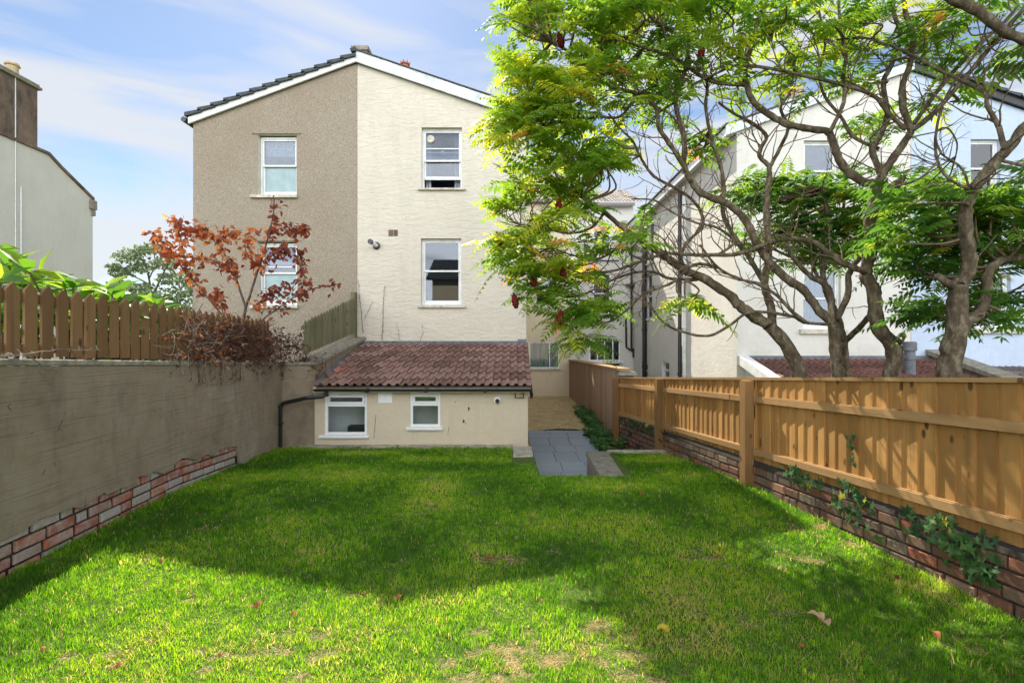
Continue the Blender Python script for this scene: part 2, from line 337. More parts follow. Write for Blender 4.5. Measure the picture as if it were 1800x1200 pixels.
# ground: one big sheet, the raised lawn, the neighbours' gardens
mb = MB(); mb.face([(-1500, -1500, PATHZ-.02), (1500, -1500, PATHZ-.02), (1500, 2500, PATHZ-.02), (-1500, 2500, PATHZ-.02)])
structure(mb.build('ground', m_rough))
def lawn_grid(mb, fx0, fx1, y0, y1, nx, ny):
    vs = []
    for j in range(ny + 1):
        y = y0 + (y1-y0)*j/ny
        for i in range(nx + 1):
            x = fx0(y) + (fx1(y)-fx0(y))*i/nx; vs.append((x, y, lawn_z(x, y)))
    n = len(mb.v); mb.v += vs
    for j in range(ny):
        for i in range(nx):
            a = n + j*(nx+1) + i; mb.f.append((a, a+1, a+nx+2, a+nx+1)); mb.r.append(.5); mb.m.append(0)
SX0, SX1, SY = .36, 1.20, 6.62      # the slot where the path cuts into the lawn
mb = MB()
lawn_grid(mb, XL, XR, -6, SY, 60, 100)
lawn_grid(mb, XL, lambda y: SX0, SY, 9.05, 40, 24)
lawn_grid(mb, lambda y: 1.40+(y-6.64)*.08, XR, SY+.0, 8.62, 14, 20)
mb.face([(SX0, SY, lawn_z(SX0, SY)), (SX1+.45, SY, lawn_z(SX1, SY)), (SX1+.45, SY, PATHZ), (SX0, SY, PATHZ)])
mb.face([(SX0, 9.05, -.205), (SX0, SY, -.05), (SX0, SY, PATHZ), (SX0, 9.05, PATHZ)])
structure(mb.build('lawn_soil', m_soil, smooth=False)); bpy.data.objects['lawn_soil'].name = 'lawn'
mb = MB(); mb.face([(-4.2, -6, .55), (-3.6, -6, .55), (-4.4, 9.3, .55), (-3.9, 11.5, .55), (-14, 11.5, .55), (-14, -6, .55)]); structure(mb.build('raised_garden_ground', m_rough))
mb = MB(); mb.face([(3.55, -6, -.06), (14, -6, -.06), (14, 8.3, -.06), (2.8, 8.3, -.06)]); mb.face([(2.8, 8.3, -.06), (14, 8.3, -.06), (14, 8.3, -.7), (2.8, 8.3, -.7)]); structure(mb.build('neighbouring_garden_ground', m_rough))

# slate path, gravel, kerbs
mb = MB(); yy = 6.7; row = 0
while yy < 13.3:
    L = [.9, .62, .9, .75][row % 4]; y1 = min(yy + L, 13.36); xs = [.40, .86 + .06*(row % 2), 1.33 + .05*(row % 2), 1.86]
    for i in range(3):
        if xs[i] < xs[i+1]: mb.box((xs[i]+.006, yy+.006, PATHZ-.015), (xs[i+1]-.006, y1-.006, PATHZ+R.uniform(.01, .016)), R.random())
    yy = y1; row += 1
structure(mb.build('path', m_slab))
mb = MB(); nx, ny = 30, 90; n0 = 0
for j in range(ny+1):
    for i in range(nx+1):
        x = .30 + 2.1*i/nx; y = 13.37 + 8.2*j/ny; mb.v.append((x, y, PATHZ + .01 + .03*math.sin(x*3+y)*math.sin(y*1.3) + R.uniform(0, .02)))
for j in range(ny):
    for i in range(nx):
        a = j*(nx+1)+i; mb.f.append((a, a+1, a+nx+2, a+nx+1)); mb.r.append(.5); mb.m.append(0)
mb.face([(.0, 9.3, PATHZ+.004), (.395, 9.3, PATHZ+.004), (.395, 13.36, PATHZ+.004), (.0, 13.36, PATHZ+.004)])
structure(mb.build('gravel', m_grav))
mb = MB()
x = -4.12
while x < -.0:
    x2 = min(x + R.uniform(.28, .5), .02); h = R.uniform(-.01, .008); mb.box((x, 9.04+R.uniform(-.015, .01), -.5), (x2-.006, 9.32, -.165 + h), R.random()); x = x2
structure(mb.build('kerb', m_kerb))
mb = MB(); mb.box((1.62, 8.62, -.7), (2.95, 8.74, -.145)); structure(mb.build('lawn_edging', m_kerb))
# stone blocks by the path
def block(name, a, b, label, grp=None, jit=.02, mat=m_stone):
    mb = MB(); (x0,y0,z0),(x1,y1,z1) = a, b; ny = 4; q = []
    rr = random.Random(len(label))
    for k in range(8):
        X = (x0, x1, x1, x0)[k % 4]; Y = (y0, y0, y1, y1)[k % 4]; Z = (z0, z1)[k // 4]; q.append((X+rr.uniform(-jit, jit), Y+rr.uniform(-jit, jit), Z+rr.uniform(-jit, jit)*.5))
    mb.hexa(q); o = mb.build(name, mat); c = ((x0+x1)/2, (y0+y1)/2, z0); recenter(o, c)
    bv = o.modifiers.new('bevel', 'BEVEL'); bv.width = .018; bv.segments = 2
    return tag(o, label, 'stone block', grp)
block('stone_block', (.01, 8.2, -.42), (.34, 8.98, -.135), 'pale stone block at the corner of the kerb left of the path', jit=.015, mat=m_kerb)
block('stone_block', (.02, 7.45, -.5), (.36, 8.12, -.20), 'low dark stone left of the path, in front of the pale block')
t = thing('retaining_wall', (1.4, 7.7, PATHZ), 'low stone topped retaining wall on the right side of the sunken slate path', 'wall')
mb = MB(); mb.prism([(1.16, 6.66, PATHZ), (1.46, 6.66, PATHZ), (1.62, 8.66, PATHZ), (1.27, 8.66, PATHZ)], (0, 0, .40)); mb.build('wall_core', m_gwall, t)
for (a, b) in ((6.64, 7.28), (7.29, 7.95), (7.96, 8.68)):
    mb = MB(); f0 = lambda y: 1.135 + (y-6.64)*.054; f1 = lambda y: 1.47 + (y-6.64)*.08
    za, zb = lawn_z(1.4, a)+.02, lawn_z(1.4, b)+.02
    mb.hexa([(f0(a), a, PATHZ+.402), (f1(a), a, PATHZ+.402), (f1(b), b, PATHZ+.402), (f0(b), b, PATHZ+.402), (f0(a)+.01, a+.01, za), (f1(a)-.01, a+.01, za), (f1(b)-.01, b-.01, zb), (f0(b)+.01, b-.01, zb)])
    o = mb.build('coping_stone', m_stone, t)
    bv = o.modifiers.new('bevel', 'BEVEL'); bv.width = .012; bv.segments = 2

# ------------------------------------------------------------------ walls with openings, windows
def wall(mb, x0, x1, zb, topf, ops, y, d=.14, thick=.0, r=.5):
    xs = sorted({x0, x1} | {o[0] for o in ops} | {o[1] for o in ops})
    if not callable(topf): tv = topf; topf = lambda x: tv
    for a, b in zip(xs, xs[1:]):
        sp = sorted([(o[2], o[3]) for o in ops if o[0] <= a + 1e-6 and o[1] >= b - 1e-6]); z = zb
        for (lo, hi) in sp: mb.face([(a, y, z), (b, y, z), (b, y, lo), (a, y, lo)], r); z = hi
        mb.face([(a, y, z), (b, y, z), (b, y, topf(b)), (a, y, topf(a))], r)
    for (a, b, lo, hi) in ops:
        mb.face([(a, y, lo), (a, y+d, lo), (a, y+d, hi), (a, y, hi)], r); mb.face([(b, y, lo), (b, y, hi), (b, y+d, hi), (b, y+d, lo)], r)
        mb.face([(a, y, hi), (a, y+d, hi), (b, y+d, hi), (b, y, hi)], r); mb.face([(a, y, lo), (b, y, lo), (b, y+d, lo), (a, y+d, lo)], r)
def ring(mb, x0, x1, z0, z1, y, wd, dp, m=0, bot=None):
    bot = bot or wd
    mb.box((x0, y, z0), (x0+wd, y+dp, z1), m=m); mb.box((x1-wd, y, z0), (x1, y+dp, z1), m=m)
    mb.box((x0+wd, y, z0), (x1-wd, y+dp, z0+bot), m=m); mb.box((x0+wd, y, z1-wd), (x1-wd, y+dp, z1), m=m)
def room(par, x0, x1, z0, z1, y, d, mat):
    mb = MB(); e = .25
    mb.face([(x0-e, y+d, z0-.5), (x1+e, y+d, z0-.5), (x1+e, y+d, z1+e), (x0-e, y+d, z1+e)])
    for X in (x0-e, x1+e): mb.face([(X, y, z0-.5), (X, y+d, z0-.5), (X, y+d, z1+e), (X, y, z1+e)])
    for Z in (z0-.5, z1+e): mb.face([(x0-e, y, Z), (x1+e, y, Z), (x1+e, y+d, Z), (x0-e, y+d, Z)])
    return mb.build('interior', mat, par)
def curtain(par, x0, x1, z0, z1, y, mat=None, amp=.02, per=.09):
    mb = MB(); n = max(8, int((x1-x0)/per*6))
    for i in range(n):
        a, b = x0+(x1-x0)*i/n, x0+(x1-x0)*(i+1)/n; ya, yb = y+amp*math.sin(a/per*6.28), y+amp*math.sin(b/per*6.28)
        mb.face([(a, ya, z0), (b, yb, z0), (b, yb, z1), (a, ya, z1)])
    return mb.build('curtain', mat or m_curt, par, True)
def sill(par, x0, x1, z, y, h=.07, out=.09, mat=None, back=.1):
    mb = MB(); mb.prism([(x0, y-out, z-h), (x0, y-out, z-.018), (x0, y+back, z), (x0, y+back, z-h)], (x1-x0, 0, 0)); return mb.build('sill', mat or m_sill, par)
def sash(par, x0, x1, z0, z1, y, mid=.5, upbar=None, mat=None, lower=None, lift=0, fr=.055, roommat=None, kind='sash'):
    mat = mat or m_trimw; mb = MB(); zm = z0 + (z1-z0)*mid
    ring(mb, x0, x1, z0, z1, y, fr*.75, .10)                       # box frame
    a, b = x0+fr*.75, x1-fr*.75
    ring(mb, a, b, zm-.02, z1-fr*.75, y+.015, .038, .04)           # upper sash
    zl = z0 + fr*.75 + lift
    ring(mb, a, b, zl, zm+.02+lift, y+.058, .038, .04, bot=.07)      # lower sash
    if upbar: mb.box((a+.038, y+.016, z0+(z1-z0)*upbar-.012), (b-.038, y+.05, z0+(z1-z0)*upbar+.012))
    mb.tube([((a+b)/2-.03, y+.045, zm+.02+lift), ((a+b)/2+.03, y+.045, zm+.02+lift)], .012, 6)
    w_ = mb.build('window', mat, par)
    for k, (lo, hi, yy) in enumerate(((zm+.018, z1-fr*.75-.038, y+.033), (zl+.07, zm-.018+lift, y+.076))):
        g = MB(); g.box((a+.038, yy, lo), (b-.038, yy+.004, hi)); g.build('pane', (lower if (k == 1 and lower) else m_glass), w_)
    room(w_, x0, x1, z0, z1, y+.16, 1.6, roommat or m_room)
    return w_
def upvc(par, x0, x1, z0, z1, y, split, roommat=None, mullions=None, deep=1.3):
    mb = MB(); ring(mb, x0, x1, z0, z1, y, .045, .06)
    zs = z0 + (z1-z0)*split if split else None; zt = z1 - .045
    if zs:
        mb.box((x0+.045, y+.002, zs-.022), (x1-.045, y+.058, zs+.022))
        ring(mb, x0+.05, x1-.05, zs+.026, z1-.05, y-.012, .035, .05); zt = zs-.022
    if mullions:
        for q in mullions: mb.box((x0+(x1-x0)*q-.02, y+.004, z0+.045), (x0+(x1-x0)*q+.02, y+.056, z1-.045))
    w_ = mb.build('window', m_upvc, par)
    g = MB(); g.box((x0+.045, y+.03, z0+.045), (x1-.045, y+.034, zt)); g.build('pane', m_glassc, w_)
    if zs: g = MB(); g.box((x0+.085, y+.012, zs+.06), (x1-.085, y+.016, z1-.085)); g.build('pane', m_glassc, w_)
    room(w_, x0, x1, z0, z1, y+.07, deep, roommat or m_roomw)
    return w_
def rolltiles(mb, xl, xr, yA, zA, yB, zB, gauge=.33, seed=1, h=.045, tw=.30):
    """interlocking double-roll tiles from eave (A) up to ridge (B)"""
    rr = random.Random(seed); L = math.hypot(yB-yA, zB-zA); n = max(1, round(L/gauge)); d = V((0, yB-yA, zB-zA))/n; nrm = V((0, -(zB-zA), yB-yA)).normalized()
    def prof(x):
        t = (x / (tw/2)) % 1.0
        return h*max(0.0, math.cos((t-.5)*math.pi*1.75))**.8
    for c in range(n):
        pa, pb = V((0, yA, zA)) + d*c, V((0, yA, zA)) + d*(c+1.12); x = xl; step = tw/2/9; lift = .042; tc_ = {}
        while x < xr - 1e-4:
            x2 = min(x + step, xr); k = int((x - xl + (tw/2 if c % 2 else 0)) // tw)
            if k not in tc_: tc_[k] = (rr.random(), rr.uniform(-.003, .003), rr.uniform(-.004, .004))
            r, dz, dy = tc_[k]; a = nrm*(prof(x)+lift+dz); b = nrm*(prof(x2)+lift+dz); a2 = nrm*(prof(x)+.004); b2 = nrm*(prof(x2)+.004); low = -nrm*.012
            e = V((0, dy, 0))
            X, X2 = V((x,0,0)), V((x2,0,0))
            mb.face([pa+a+X+e, pa+b+X2+e, pb+b2+X2, pb+a2+X], r); e2 = nrm*-.015; mb.face([pa+a+e2+X+e, pa+b+e2+X2+e, pa+b+X2+e, pa+a+X+e], r); x = x2 + (.007 if int((x2 - xl + (tw/2 if c % 2 else 0) + 1e-4)//tw) != int((x - xl + (tw/2 if c % 2 else 0) + 1e-4)//tw) else 0)
HY = 11.6
# ------------------------------------------------------------------ the cream house (right half of the gable)
AX, AZt = PX(628, HY), PZ(112, HY)
def topR(x): return AZt - .340*(x-AX)
def topL(x): return AZt - .362*(AX-x)
xR = PX(925, HY); xLft = PX(340, HY)
cream = thing('cream_house', (-1.6, HY, PATHZ), 'tall cream rendered gabled house half with two sash windows, centre of the view', 'house')
def rect(a, b, c, d, Y): return (PX(a, Y), PX(b, Y), PZ(d, Y), PZ(c, Y))
o1 = rect(741, 812, 224, 331, HY); o2 = rect(740, 811, 419, 536, HY)
mb = MB(); wall(mb, AX, xR, PATHZ, topR, [o1, o2], HY, .16)
mb.face([(xR, HY, PATHZ), (xR, 21.6, PATHZ), (xR, 21.6, topR(xR)), (xR, HY, topR(xR))])
mb.face([(AX, HY+9, PATHZ), (xR, HY+9.9, PATHZ), (xR, HY+9.9, topR(xR)), (AX, HY+9.9, AZt)])
mb.build('wall', m_cream, cream)
w1 = sash(cream, o1[0], o1[1], o1[2], o1[3], HY+.10, .48, upbar=.68, lift=.20)
curtain(w1, o1[0]+.06, o1[0]+.17, o1[2], o1[3], HY+.30, m_curt); curtain(w1, o1[1]-.2, o1[1]-.05, o1[2], o1[3], HY+.30, m_curt)
mb = MB(); mb.lathe((o1[0]+.19, HY+.125, o1[3]-.22), [(.085, 0), (.085, .02), (.05, .03)], 16, (0, -1, 0)); mb.build('ventilator', m_sill, w1)
sill(w1, PX(735, HY), PX(818, HY), o1[2]+.01, HY, .06, .07)
w2 = sash(cream, o2[0], o2[1], o2[2], o2[3], HY+.10, .52); curtain(w2, o2[1]-.12, o2[1]-.05, o2[2]+.7, o2[3], HY+.30, m_net)
sill(w2, PX(735, HY), PX(818, HY), o2[2]+.01, HY, .07, .07)
# deep white bargeboard and roof
mb = MB(); x2 = xR + .10
mb.prism([(AX, HY-.11, topR(AX)-.01), (x2, HY-.11, topR(x2)-.01), (x2, HY-.11, topR(x2)+.235), (AX, HY-.11, topR(AX)+.235)], (0, .05, 0)); mb.build('bargeboard', m_zinc, cream)
mb = MB(); mb.prism([(AX, HY-.14, topR(AX)+.237), (x2+.02, HY-.14, topR(x2)+.237), (x2+.02, HY-.14, topR(x2)+.262), (AX, HY-.14, topR(AX)+.262)], (0, 9.9, 0))
mb.prism([(AX+.002, HY-.058, topR(AX)), (x2, HY-.058, topR(x2)), (x2, HY-.058, topR(x2)+.02), (AX+.002, HY-.058, topR(AX)+.02)], (0, .2, 0)); mb.build('roof', m_slate, cream)
for (px0, px1, py0, py1, mt) in ((683, 691, 404, 415, m_chim), (692, 699, 404, 415, m_chim), (862, 876, 411, 419, m_slate)):
    mb = MB(); a, b, lo, hi = rect(px0, px1, py0, py1, HY); mb.box((a, HY-.012, lo), (b, HY+.05, hi))
    for k in range(4): z = lo + (hi-lo)*(k+.5)/4; mb.box((a+.012, HY-.02, z-.008), (b-.012, HY-.013, z+.008))
    mb.build('air_brick', mt, cream)
mb = MB(); c0 = P(662, 432, HY); mb.lathe(c0, [(.085, -.02), (.085, .03), (.062, .035)], 18, (0, -1, 0)); fl = mb.build('flue_collar', m_black, cream, False)
mb = MB(); mb.tube([c0 + V((0, 0, 0)), c0 + V((-.05, -.28, .03))], .045, 14); mb.build('flue_pipe', m_upvc, fl, False)
mb = MB(); mb.tube([c0 + V((-.048, -.27, .03)), c0 + V((-.06, -.34, .034))], .056, 14); mb.build('flue_terminal', m_black, fl, False)
mb = MB(); mb.box((PX(910, HY), HY-.05, PZ(604, HY)), (xR-.005, HY+.1, PZ(596, HY))); mb.build('lead_flashing', m_lead, cream)
# rear wing of the cream house
wg = 21.55
ow = rect(930, 983, 601, 647, wg); ow2 = rect(940, 975, 480, 540, wg)
wing = thing('house_wing', (1.5, wg, PATHZ), 'warm cream rear wing beyond the gravel with a wide net curtained window', 'house')
mb = MB(); wall(mb, .30, 2.42, PATHZ, 7.6, [ow, ow2], wg, .1); mb.build('wall', m_wing, wing)
mb = MB(); mb.face([(.3, wg-.3, 7.6), (2.5, wg-.3, 7.6), (2.5, wg+3, 9.4), (.3, wg+3, 9.4)]); mb.box((.3, wg-.32, 7.5), (2.5, wg+.02, 7.6)); mb.build('roof', m_gtile, wing)
q = upvc(wing, *ow, wg+.03, None, mullions=[.68]); curtain(q, ow[0]+.05, ow[1]-.05, ow[2]+.05, ow[3]-.04, wg+.14, m_curt, .025, .12)
sill(q, ow[0]-.05, ow[1]+.08, ow[2], wg, .08, .08)
q = sash(wing, *ow2, wg+.05); sill(q, ow2[0]-.05, ow2[1]+.05, ow2[2], wg)
# ------------------------------------------------------------------ pebbledash house (left half)
peb = thing('pebbledash_house', (-5.4, HY, PATHZ), 'brown pebbledash gabled house half with dark slate roof and white verge', 'house')
p1 = rect(453, 522, 236, 344, HY); p2 = rect(453, 523, 424, 537, HY)
mb = MB(); wall(mb, xLft, AX-.002, PATHZ, topL, [p1, p2], HY-.01, .17)
mb.face([(xLft, HY-.01, PATHZ), (xLft, HY-.01, topL(xLft)), (xLft, HY+9.9, topL(xLft)), (xLft, HY+9.9, PATHZ)])
mb.face([(xLft, HY+9.9, PATHZ), (AX, HY+9.9, PATHZ), (AX, HY+9.9, AZt), (xLft, HY+9.9, topL(xLft))]); mb.build('wall', m_pebble, peb)
for pp, b in ((p1, .45), (p2, .45)):
    fx = pp[0] + .09
    lin = MB()                                   # painted reveals and lintel
    a, bb, lo, hi = pp; e = .004
    lin.box((a-.004, HY-.03, lo), (a+.0, HY+.11, hi)) if False else None
    lin.face([(a+e, HY-.012, lo), (a+e, HY+.12, lo), (a+e, HY+.12, hi-e), (a+e, HY-.012, hi-e)]); lin.face([(a+e, HY-.012, hi-e), (a+e, HY+.12, hi-e), (bb-e, HY+.12, hi-e), (bb-e, HY-.012, hi-e)])
    lin.face([(bb-e, HY-.012, lo), (bb-e, HY-.012, hi-e), (bb-e, HY+.12, hi-e), (bb-e, HY+.12, lo)])
    ww = sash(peb, a+.012, bb-.012, lo+.02, hi-.03, HY+.11, .52, lower=m_frost, upbar=(.62 if pp is p2 else None))
    lin.build('reveal', m_fascia, ww)
    nb = MB(); z0 = lo + (hi-lo)*(.70 if pp is p1 else .66); nb.face([(a+.03, HY+.27, z0), (bb-.03, HY+.27, z0), (bb-.03, HY+.27, hi), (a+.03, HY+.27, hi)]); nb.build('net_curtain', m_net, ww)
    sill(ww, a-.14, bb+.03, lo+.02, HY-.01, .08, .08)
    hm = MB(); hm.box((a-.11, HY-.035, hi+.0), (bb+.09, HY-.012, hi+.018)); hm.build('drip_moulding', m_stone, ww)
mb = MB(); xe = xLft-.06
mb.prism([(xe, HY-.10, topL(xe)-.03), (AX-.004, HY-.10, AZt-.0), (AX-.004, HY-.10, AZt+.15), (xe, HY-.10, topL(xe)+.11)], (0, .05, 0)); mb.build('verge_board', m_trimw, peb)
mb = MB(); n = 13; dx = (AX - xe)/n; sl_ = .362
for i in range(n):
    xa, xb = xe-.05 + dx*i, xe + dx*(i+1)+.03; za = topL(xe) + .115 + sl_*dx*i; 
    mb.prism([(xa, HY-.16, za), (min(xb, AX), HY-.16, za + sl_*(min(xb, AX)-xa)-.035), (min(xb, AX), HY-.16, za + sl_*(min(xb, AX)-xa)+.02), (xa, HY-.16, za+.085)], (0, 10, 0), r=R.random())
mb.prism([(AX-.1, HY-.17, topL(AX)+.19), (AX+.01, HY-.17, topL(AX)+.20), (AX+.0, HY-.17, topL(AX)+.30), (AX-.12, HY-.17, topL(AX)+.25)], (0, 10, 0)); mb.build('roof', m_slate, peb)
mb = MB(); mb.tube([(xe-.08, HY-.14, topL(xe)+.05), (xe-.08, HY+9, topL(xe)+.05)], .06, 8); mb.tube([(xLft-.03, HY+.3, topL(xe)), (xLft-.03, HY+.3, PATHZ)], .035, 8); mb.build('gutter', m_black, peb)
# chimneys
def chimney(name, px, py, wpx, hpx, Y, label, pots=(), mat=m_chim, depth=.6, down=1.4):
    a, b = PX(px, Y), PX(px+wpx, Y); z1 = PZ(py, Y); z0 = PZ(py+hpx, Y)
    t = thing(name, ((a+b)/2, Y+depth/2, z0-down), label, 'chimney')
    mb = MB(); mb.box((a+.03, Y+.03, z0-down), (b-.03, Y+depth-.03, z1-.11)); mb.build('stack', mat, t)
    mb = MB(); mb.box((a, Y, z1-.11), (b, Y+depth, z1)); mb.build('cap', m_stone, t)
    for (qx, top, pw, pm, crown) in pots:
        c = P(qx, py, Y); h = (py - top)/F*Y; rr_ = pw/F*Y/2; mb = MB(); mb.lathe((c.x, Y+depth/2, z1), [(rr_*.85, 0), (rr_*.8, h*.7), (rr_*1.1, h*.75), (rr_*1.1, h*.85), (rr_, h)], 14)
        if crown:
            for k in range(7): an = k/7*6.28; mb.prism([(c.x+rr_*math.cos(an), Y+depth/2+rr_*math.sin(an)-.03, z1+h), (c.x+rr_*math.cos(an), Y+depth/2+rr_*math.sin(an)+.03, z1+h), (c.x+rr_*math.cos(an), Y+depth/2+rr_*math.sin(an), z1+h*1.35)], (.02, .0, 0))
        mb.build('chimney_pot', pm, t)
    return t
chimney('chimney', 617, 80, 30, 16, 13.5, 'low flat capped chimney at the apex of the gable')
chimney('chimney', 700, 117, 19, 8, 16.5, 'small dark crown topped chimney pot stack showing over the white bargeboard', [(709.5, 106, 16, m_terr, True)], depth=.4, down=2)
# bare creeper stems on the cream wall
def stems(name, paths, mat, label, cat, off=None, rad=.006, leaves=None):
    mb = MB(); rr = random.Random(5)
    for pts in paths:
        pl = [V(p) for p in pts]; out_ = []
        for a, b in zip(pl, pl[1:]):
            k = max(2, int((b-a).length/.05))
            for i in range(k): out_.append(a.lerp(b, i/k) + V((rr.uniform(-.008, .008), rr.uniform(-.002, .002), rr.uniform(-.006, .006))))
        out_.append(pl[-1]); mb.tube(out_, [rad*(1-.5*i/len(out_)) for i in range(len(out_))], 4)
        for q in out_:
            if rr.random() < .5: d = V((rr.uniform(-.04, .04), -.004, rr.uniform(-.03, .04))); mb.tube([q, q+d], [rad*.8, rad*.5], 3)
    o = mb.build(name, mat); recenter(o, V(paths[0][0])); return tag(o, label, cat)
cw = HY - .012
def cp(l): return [P(a, b, cw) for a, b in l]
stems('bare_creeper', [cp([(638, 586), (635, 550), (632, 520), (630, 492)]), cp([(671, 602), (673, 570), (673, 540), (676, 503)])], m_dtwig, 'two thin dead creeper stems climbing the cream wall above the tiles', 'creeper', rad=.006)
stems('bare_creeper', [cp([(703, 600), (700, 580), (696, 570)]), cp([(738, 600), (744, 585), (742, 570)]), cp([(641, 560), (650, 540), (655, 530)])], m_dtwig, 'short broken creeper remnants on the cream wall under the lower window', 'creeper', rad=.004)

# ------------------------------------------------------------------ lean-to extension
EY = 9.3
ext = thing('lean_to_extension', (-1.65, EY, PATHZ), 'single storey cream lean-to with brown red roll tile roof in front of the house', 'extension')
e1 = rect(571, 645, 690, 764, EY); e2 = rect(721, 774, 689, 750, EY); xa, xb = -3.585, .29; zE = PZ(683, EY)
mb = MB(); wall(mb, xa, xb, -.5, zE, [e1, e2], EY, .05)
mb.face([(xb, EY, -.63), (xb, HY, -.63), (xb, HY, zE+.6), (xb, EY, zE)]); mb.build('wall', m_cream2, ext)
q = upvc(ext, *e1, EY+.02, .70, deep=.5); sill(q, PX(562, EY), PX(649, EY), e1[2]+.0, EY, .045, .07, m_upvc, .02)
mb = MB(); mb.box((e1[0]+.30, EY+.35, e1[2]-.4), (e1[1]+.2, EY+.55, e1[2]+.10)); mb.build('worktop', m_dark, q)
q = upvc(ext, *e2, EY+.02, .64, deep=.55); sill(q, PX(715, EY), PX(778, EY), e2[2]+.0, EY, .045, .07, m_upvc, .02)
mb = MB(); rolltiles(mb, -3.50, .352, 9.05, PZ(680, 9.05)+.0, HY, PZ(605, HY), .34, 3); mb.build('roof', m_tile, ext)
mb = MB(); zr0, zr1 = PZ(680, 9.05), PZ(605, HY); mb.face([(-3.5, 9.12, zr0-.02), (.33, 9.12, zr0-.02), (.33, HY, zr1-.02), (-3.5, HY, zr1-.02)])
mb.prism([(.335, 9.06, zr0-.06), (.335, HY, zr1-.06), (.335, HY, zr1+.03), (.335, 9.06, zr0+.03)], (.02, 0, 0)); mb.build('roof_deck', m_dark, ext)
mb = MB(); mb.box((-3.35, HY-.07, zr1+.0), (xR, HY-.005, zr1+.075)); mb.prism([(-3.36, 9.1, zr0+.03), (-3.36, HY, zr1+.03), (-3.36, HY, zr1+.06), (-3.36, 9.1, zr0+.06)], (-.17, 0, 0)); mb.build('lead_flashing', m_lead, ext)
mb = MB(); mb.box((-3.56, 9.16, PZ(689.5, 9.2)), (.31, 9.18, PZ(679, 9.2))); mb.build('fascia', m_fascia, ext)
mb = MB(); zg = PZ(683.5, 9.1); rg = .045
for k in range(8):                                # half-round gutter
    a0, a1 = math.pi + math.pi*k/8, math.pi + math.pi*(k+1)/8
    mb.face([(-3.52, 9.10+rg*math.cos(a0), zg+rg*math.sin(a0)), (.36, 9.10+rg*math.cos(a0), zg+rg*math.sin(a0)), (.36, 9.10+rg*math.cos(a1), zg+rg*math.sin(a1)), (-3.52, 9.10+rg*math.cos(a1), zg+rg*math.sin(a1))])
for X in (-2.6, -1.55, -.5): mb.box((X, 9.045, zg-.06), (X+.05, 9.16, zg+.005))
mb.box((.345, 9.04, zg-.05), (.362, 9.16, zg+.02)); mb.tube([(.33, 9.10, zg), (.35, 9.12, zg-.12), (.345, 9.2, zg-.16)], .03, 8); mb.build('gutter', m_black, ext)
dp = [V((-3.30, 9.10, zg-.03)), V((-3.30, 9.10, zg-.10)), V((-3.36, 9.08, zg-.135)), V((-3.62, 9.02, zg-.15)), V((-4.00, 8.98, zg-.235)), V((-4.06, 8.98, zg-.29)), V((-4.065, 8.98, -.22))]
mb = MB(); mb.tube(dp, .035, 10)
for k in (1, 4, 5): mb.tube([dp[k]+V((0,0,.02)), dp[k]-V((0,0,.03))], .043, 10)
mb.box((-4.13, 8.93, .25), (-4.02, 9.02, .28)); mb.build('downpipe', m_black, ext)
mb = MB(); a, b, lo, hi = rect(665, 689, 686, 708, EY); mb.box((a, EY-.015, lo), (b, EY, hi)); mb.lathe(((a+b)/2, EY-.015, (lo+hi)/2), [(.025, 0), (.02, .012)], 10, (0, -1, 0)); mb.build('vent_plate', m_upvc, ext)
mb = MB(); c0 = P(874, 703, EY); mb.lathe(c0, [(.062, 0), (.062, .03), (.045, .05)], 20, (0, -1, 0)); sc = mb.build('security_camera', m_upvc, ext)
mb = MB(); mb.lathe(c0+V((.003, -.045, -.01)), [(.04, 0), (.035, .03), (.015, .05)], 16, (0, -1, -.2)); mb.build('lens', m_dark, sc)
mb = MB(); a, b, lo, hi = rect(905, 921, 688, 699, EY); ring(mb, a, b, lo, hi, EY-.05, .014, .05); lp = mb.build('floodlight', m_black, ext)
mb = MB(); mb.box((a+.014, EY-.03, lo+.014), (b-.014, EY-.005, hi-.014)); mb.build('lamp_glass', m_buff, lp)
for (px, py, rx, ry) in ((824, 718, .018, .035), (815, 740, .022, .03), (819, 744, .012, .012), (800, 706, .006, .02)):
    mb = MB(); c0 = P(px, py, EY-.003); mb.face([(c0.x+rx*math.cos(k*.785)*(1+.3*math.sin(k*3)), c0.y, c0.z+ry*math.sin(k*.785)*(1+.3*math.cos(k*2.3))) for k in range(8)][::-1]); mb.build('damp_mark', m_dtwig, ext)
for l in ([(661, 728), (659, 748), (657, 770)], [(789, 750), (787, 765)]): mb = MB(); mb.tube([P(a, b, EY-.002) for a, b in l], .004, 4); mb.build('crack', m_dtwig, ext)
pass

# ------------------------------------------------------------------ white neighbouring pair on the right
NX0 = PX(1295, HY); NA = PX(1601, HY); NZ = PZ(126, HY)
def nL(x): return NZ - .345*(NA-x)
def nR(x): return NZ - .345*(x-NA)
NX1 = NA + (NA-NX0)
wh = thing('white_house', (7, HY, PATHZ), 'off white gabled house half behind the sumac trees, sunlit side wall facing the passage', 'house')
n1_ = rect(1413, 1474, 247, 350, HY); n2_ = rect(1412, 1478, 470, 578, HY)
mb = MB(); wall(mb, NX0, NA-.002, PATHZ, nL, [n1_, n2_], HY, .14); mb.build('wall', m_white, wh)
SYs = [(18.6, 19.5, PZ(560, 19), PZ(480, 19)), (16.6, 17.4, PZ(665, 17), PZ(636, 17)), (19.2, 20.2, PZ(664, 19.7), PZ(638, 19.7)), (18.4, 19.3, 4.6, 6.1)]
mb = MB(); ys = sorted({HY, 21.6} | {s[0] for s in SYs} | {s[1] for s in SYs})
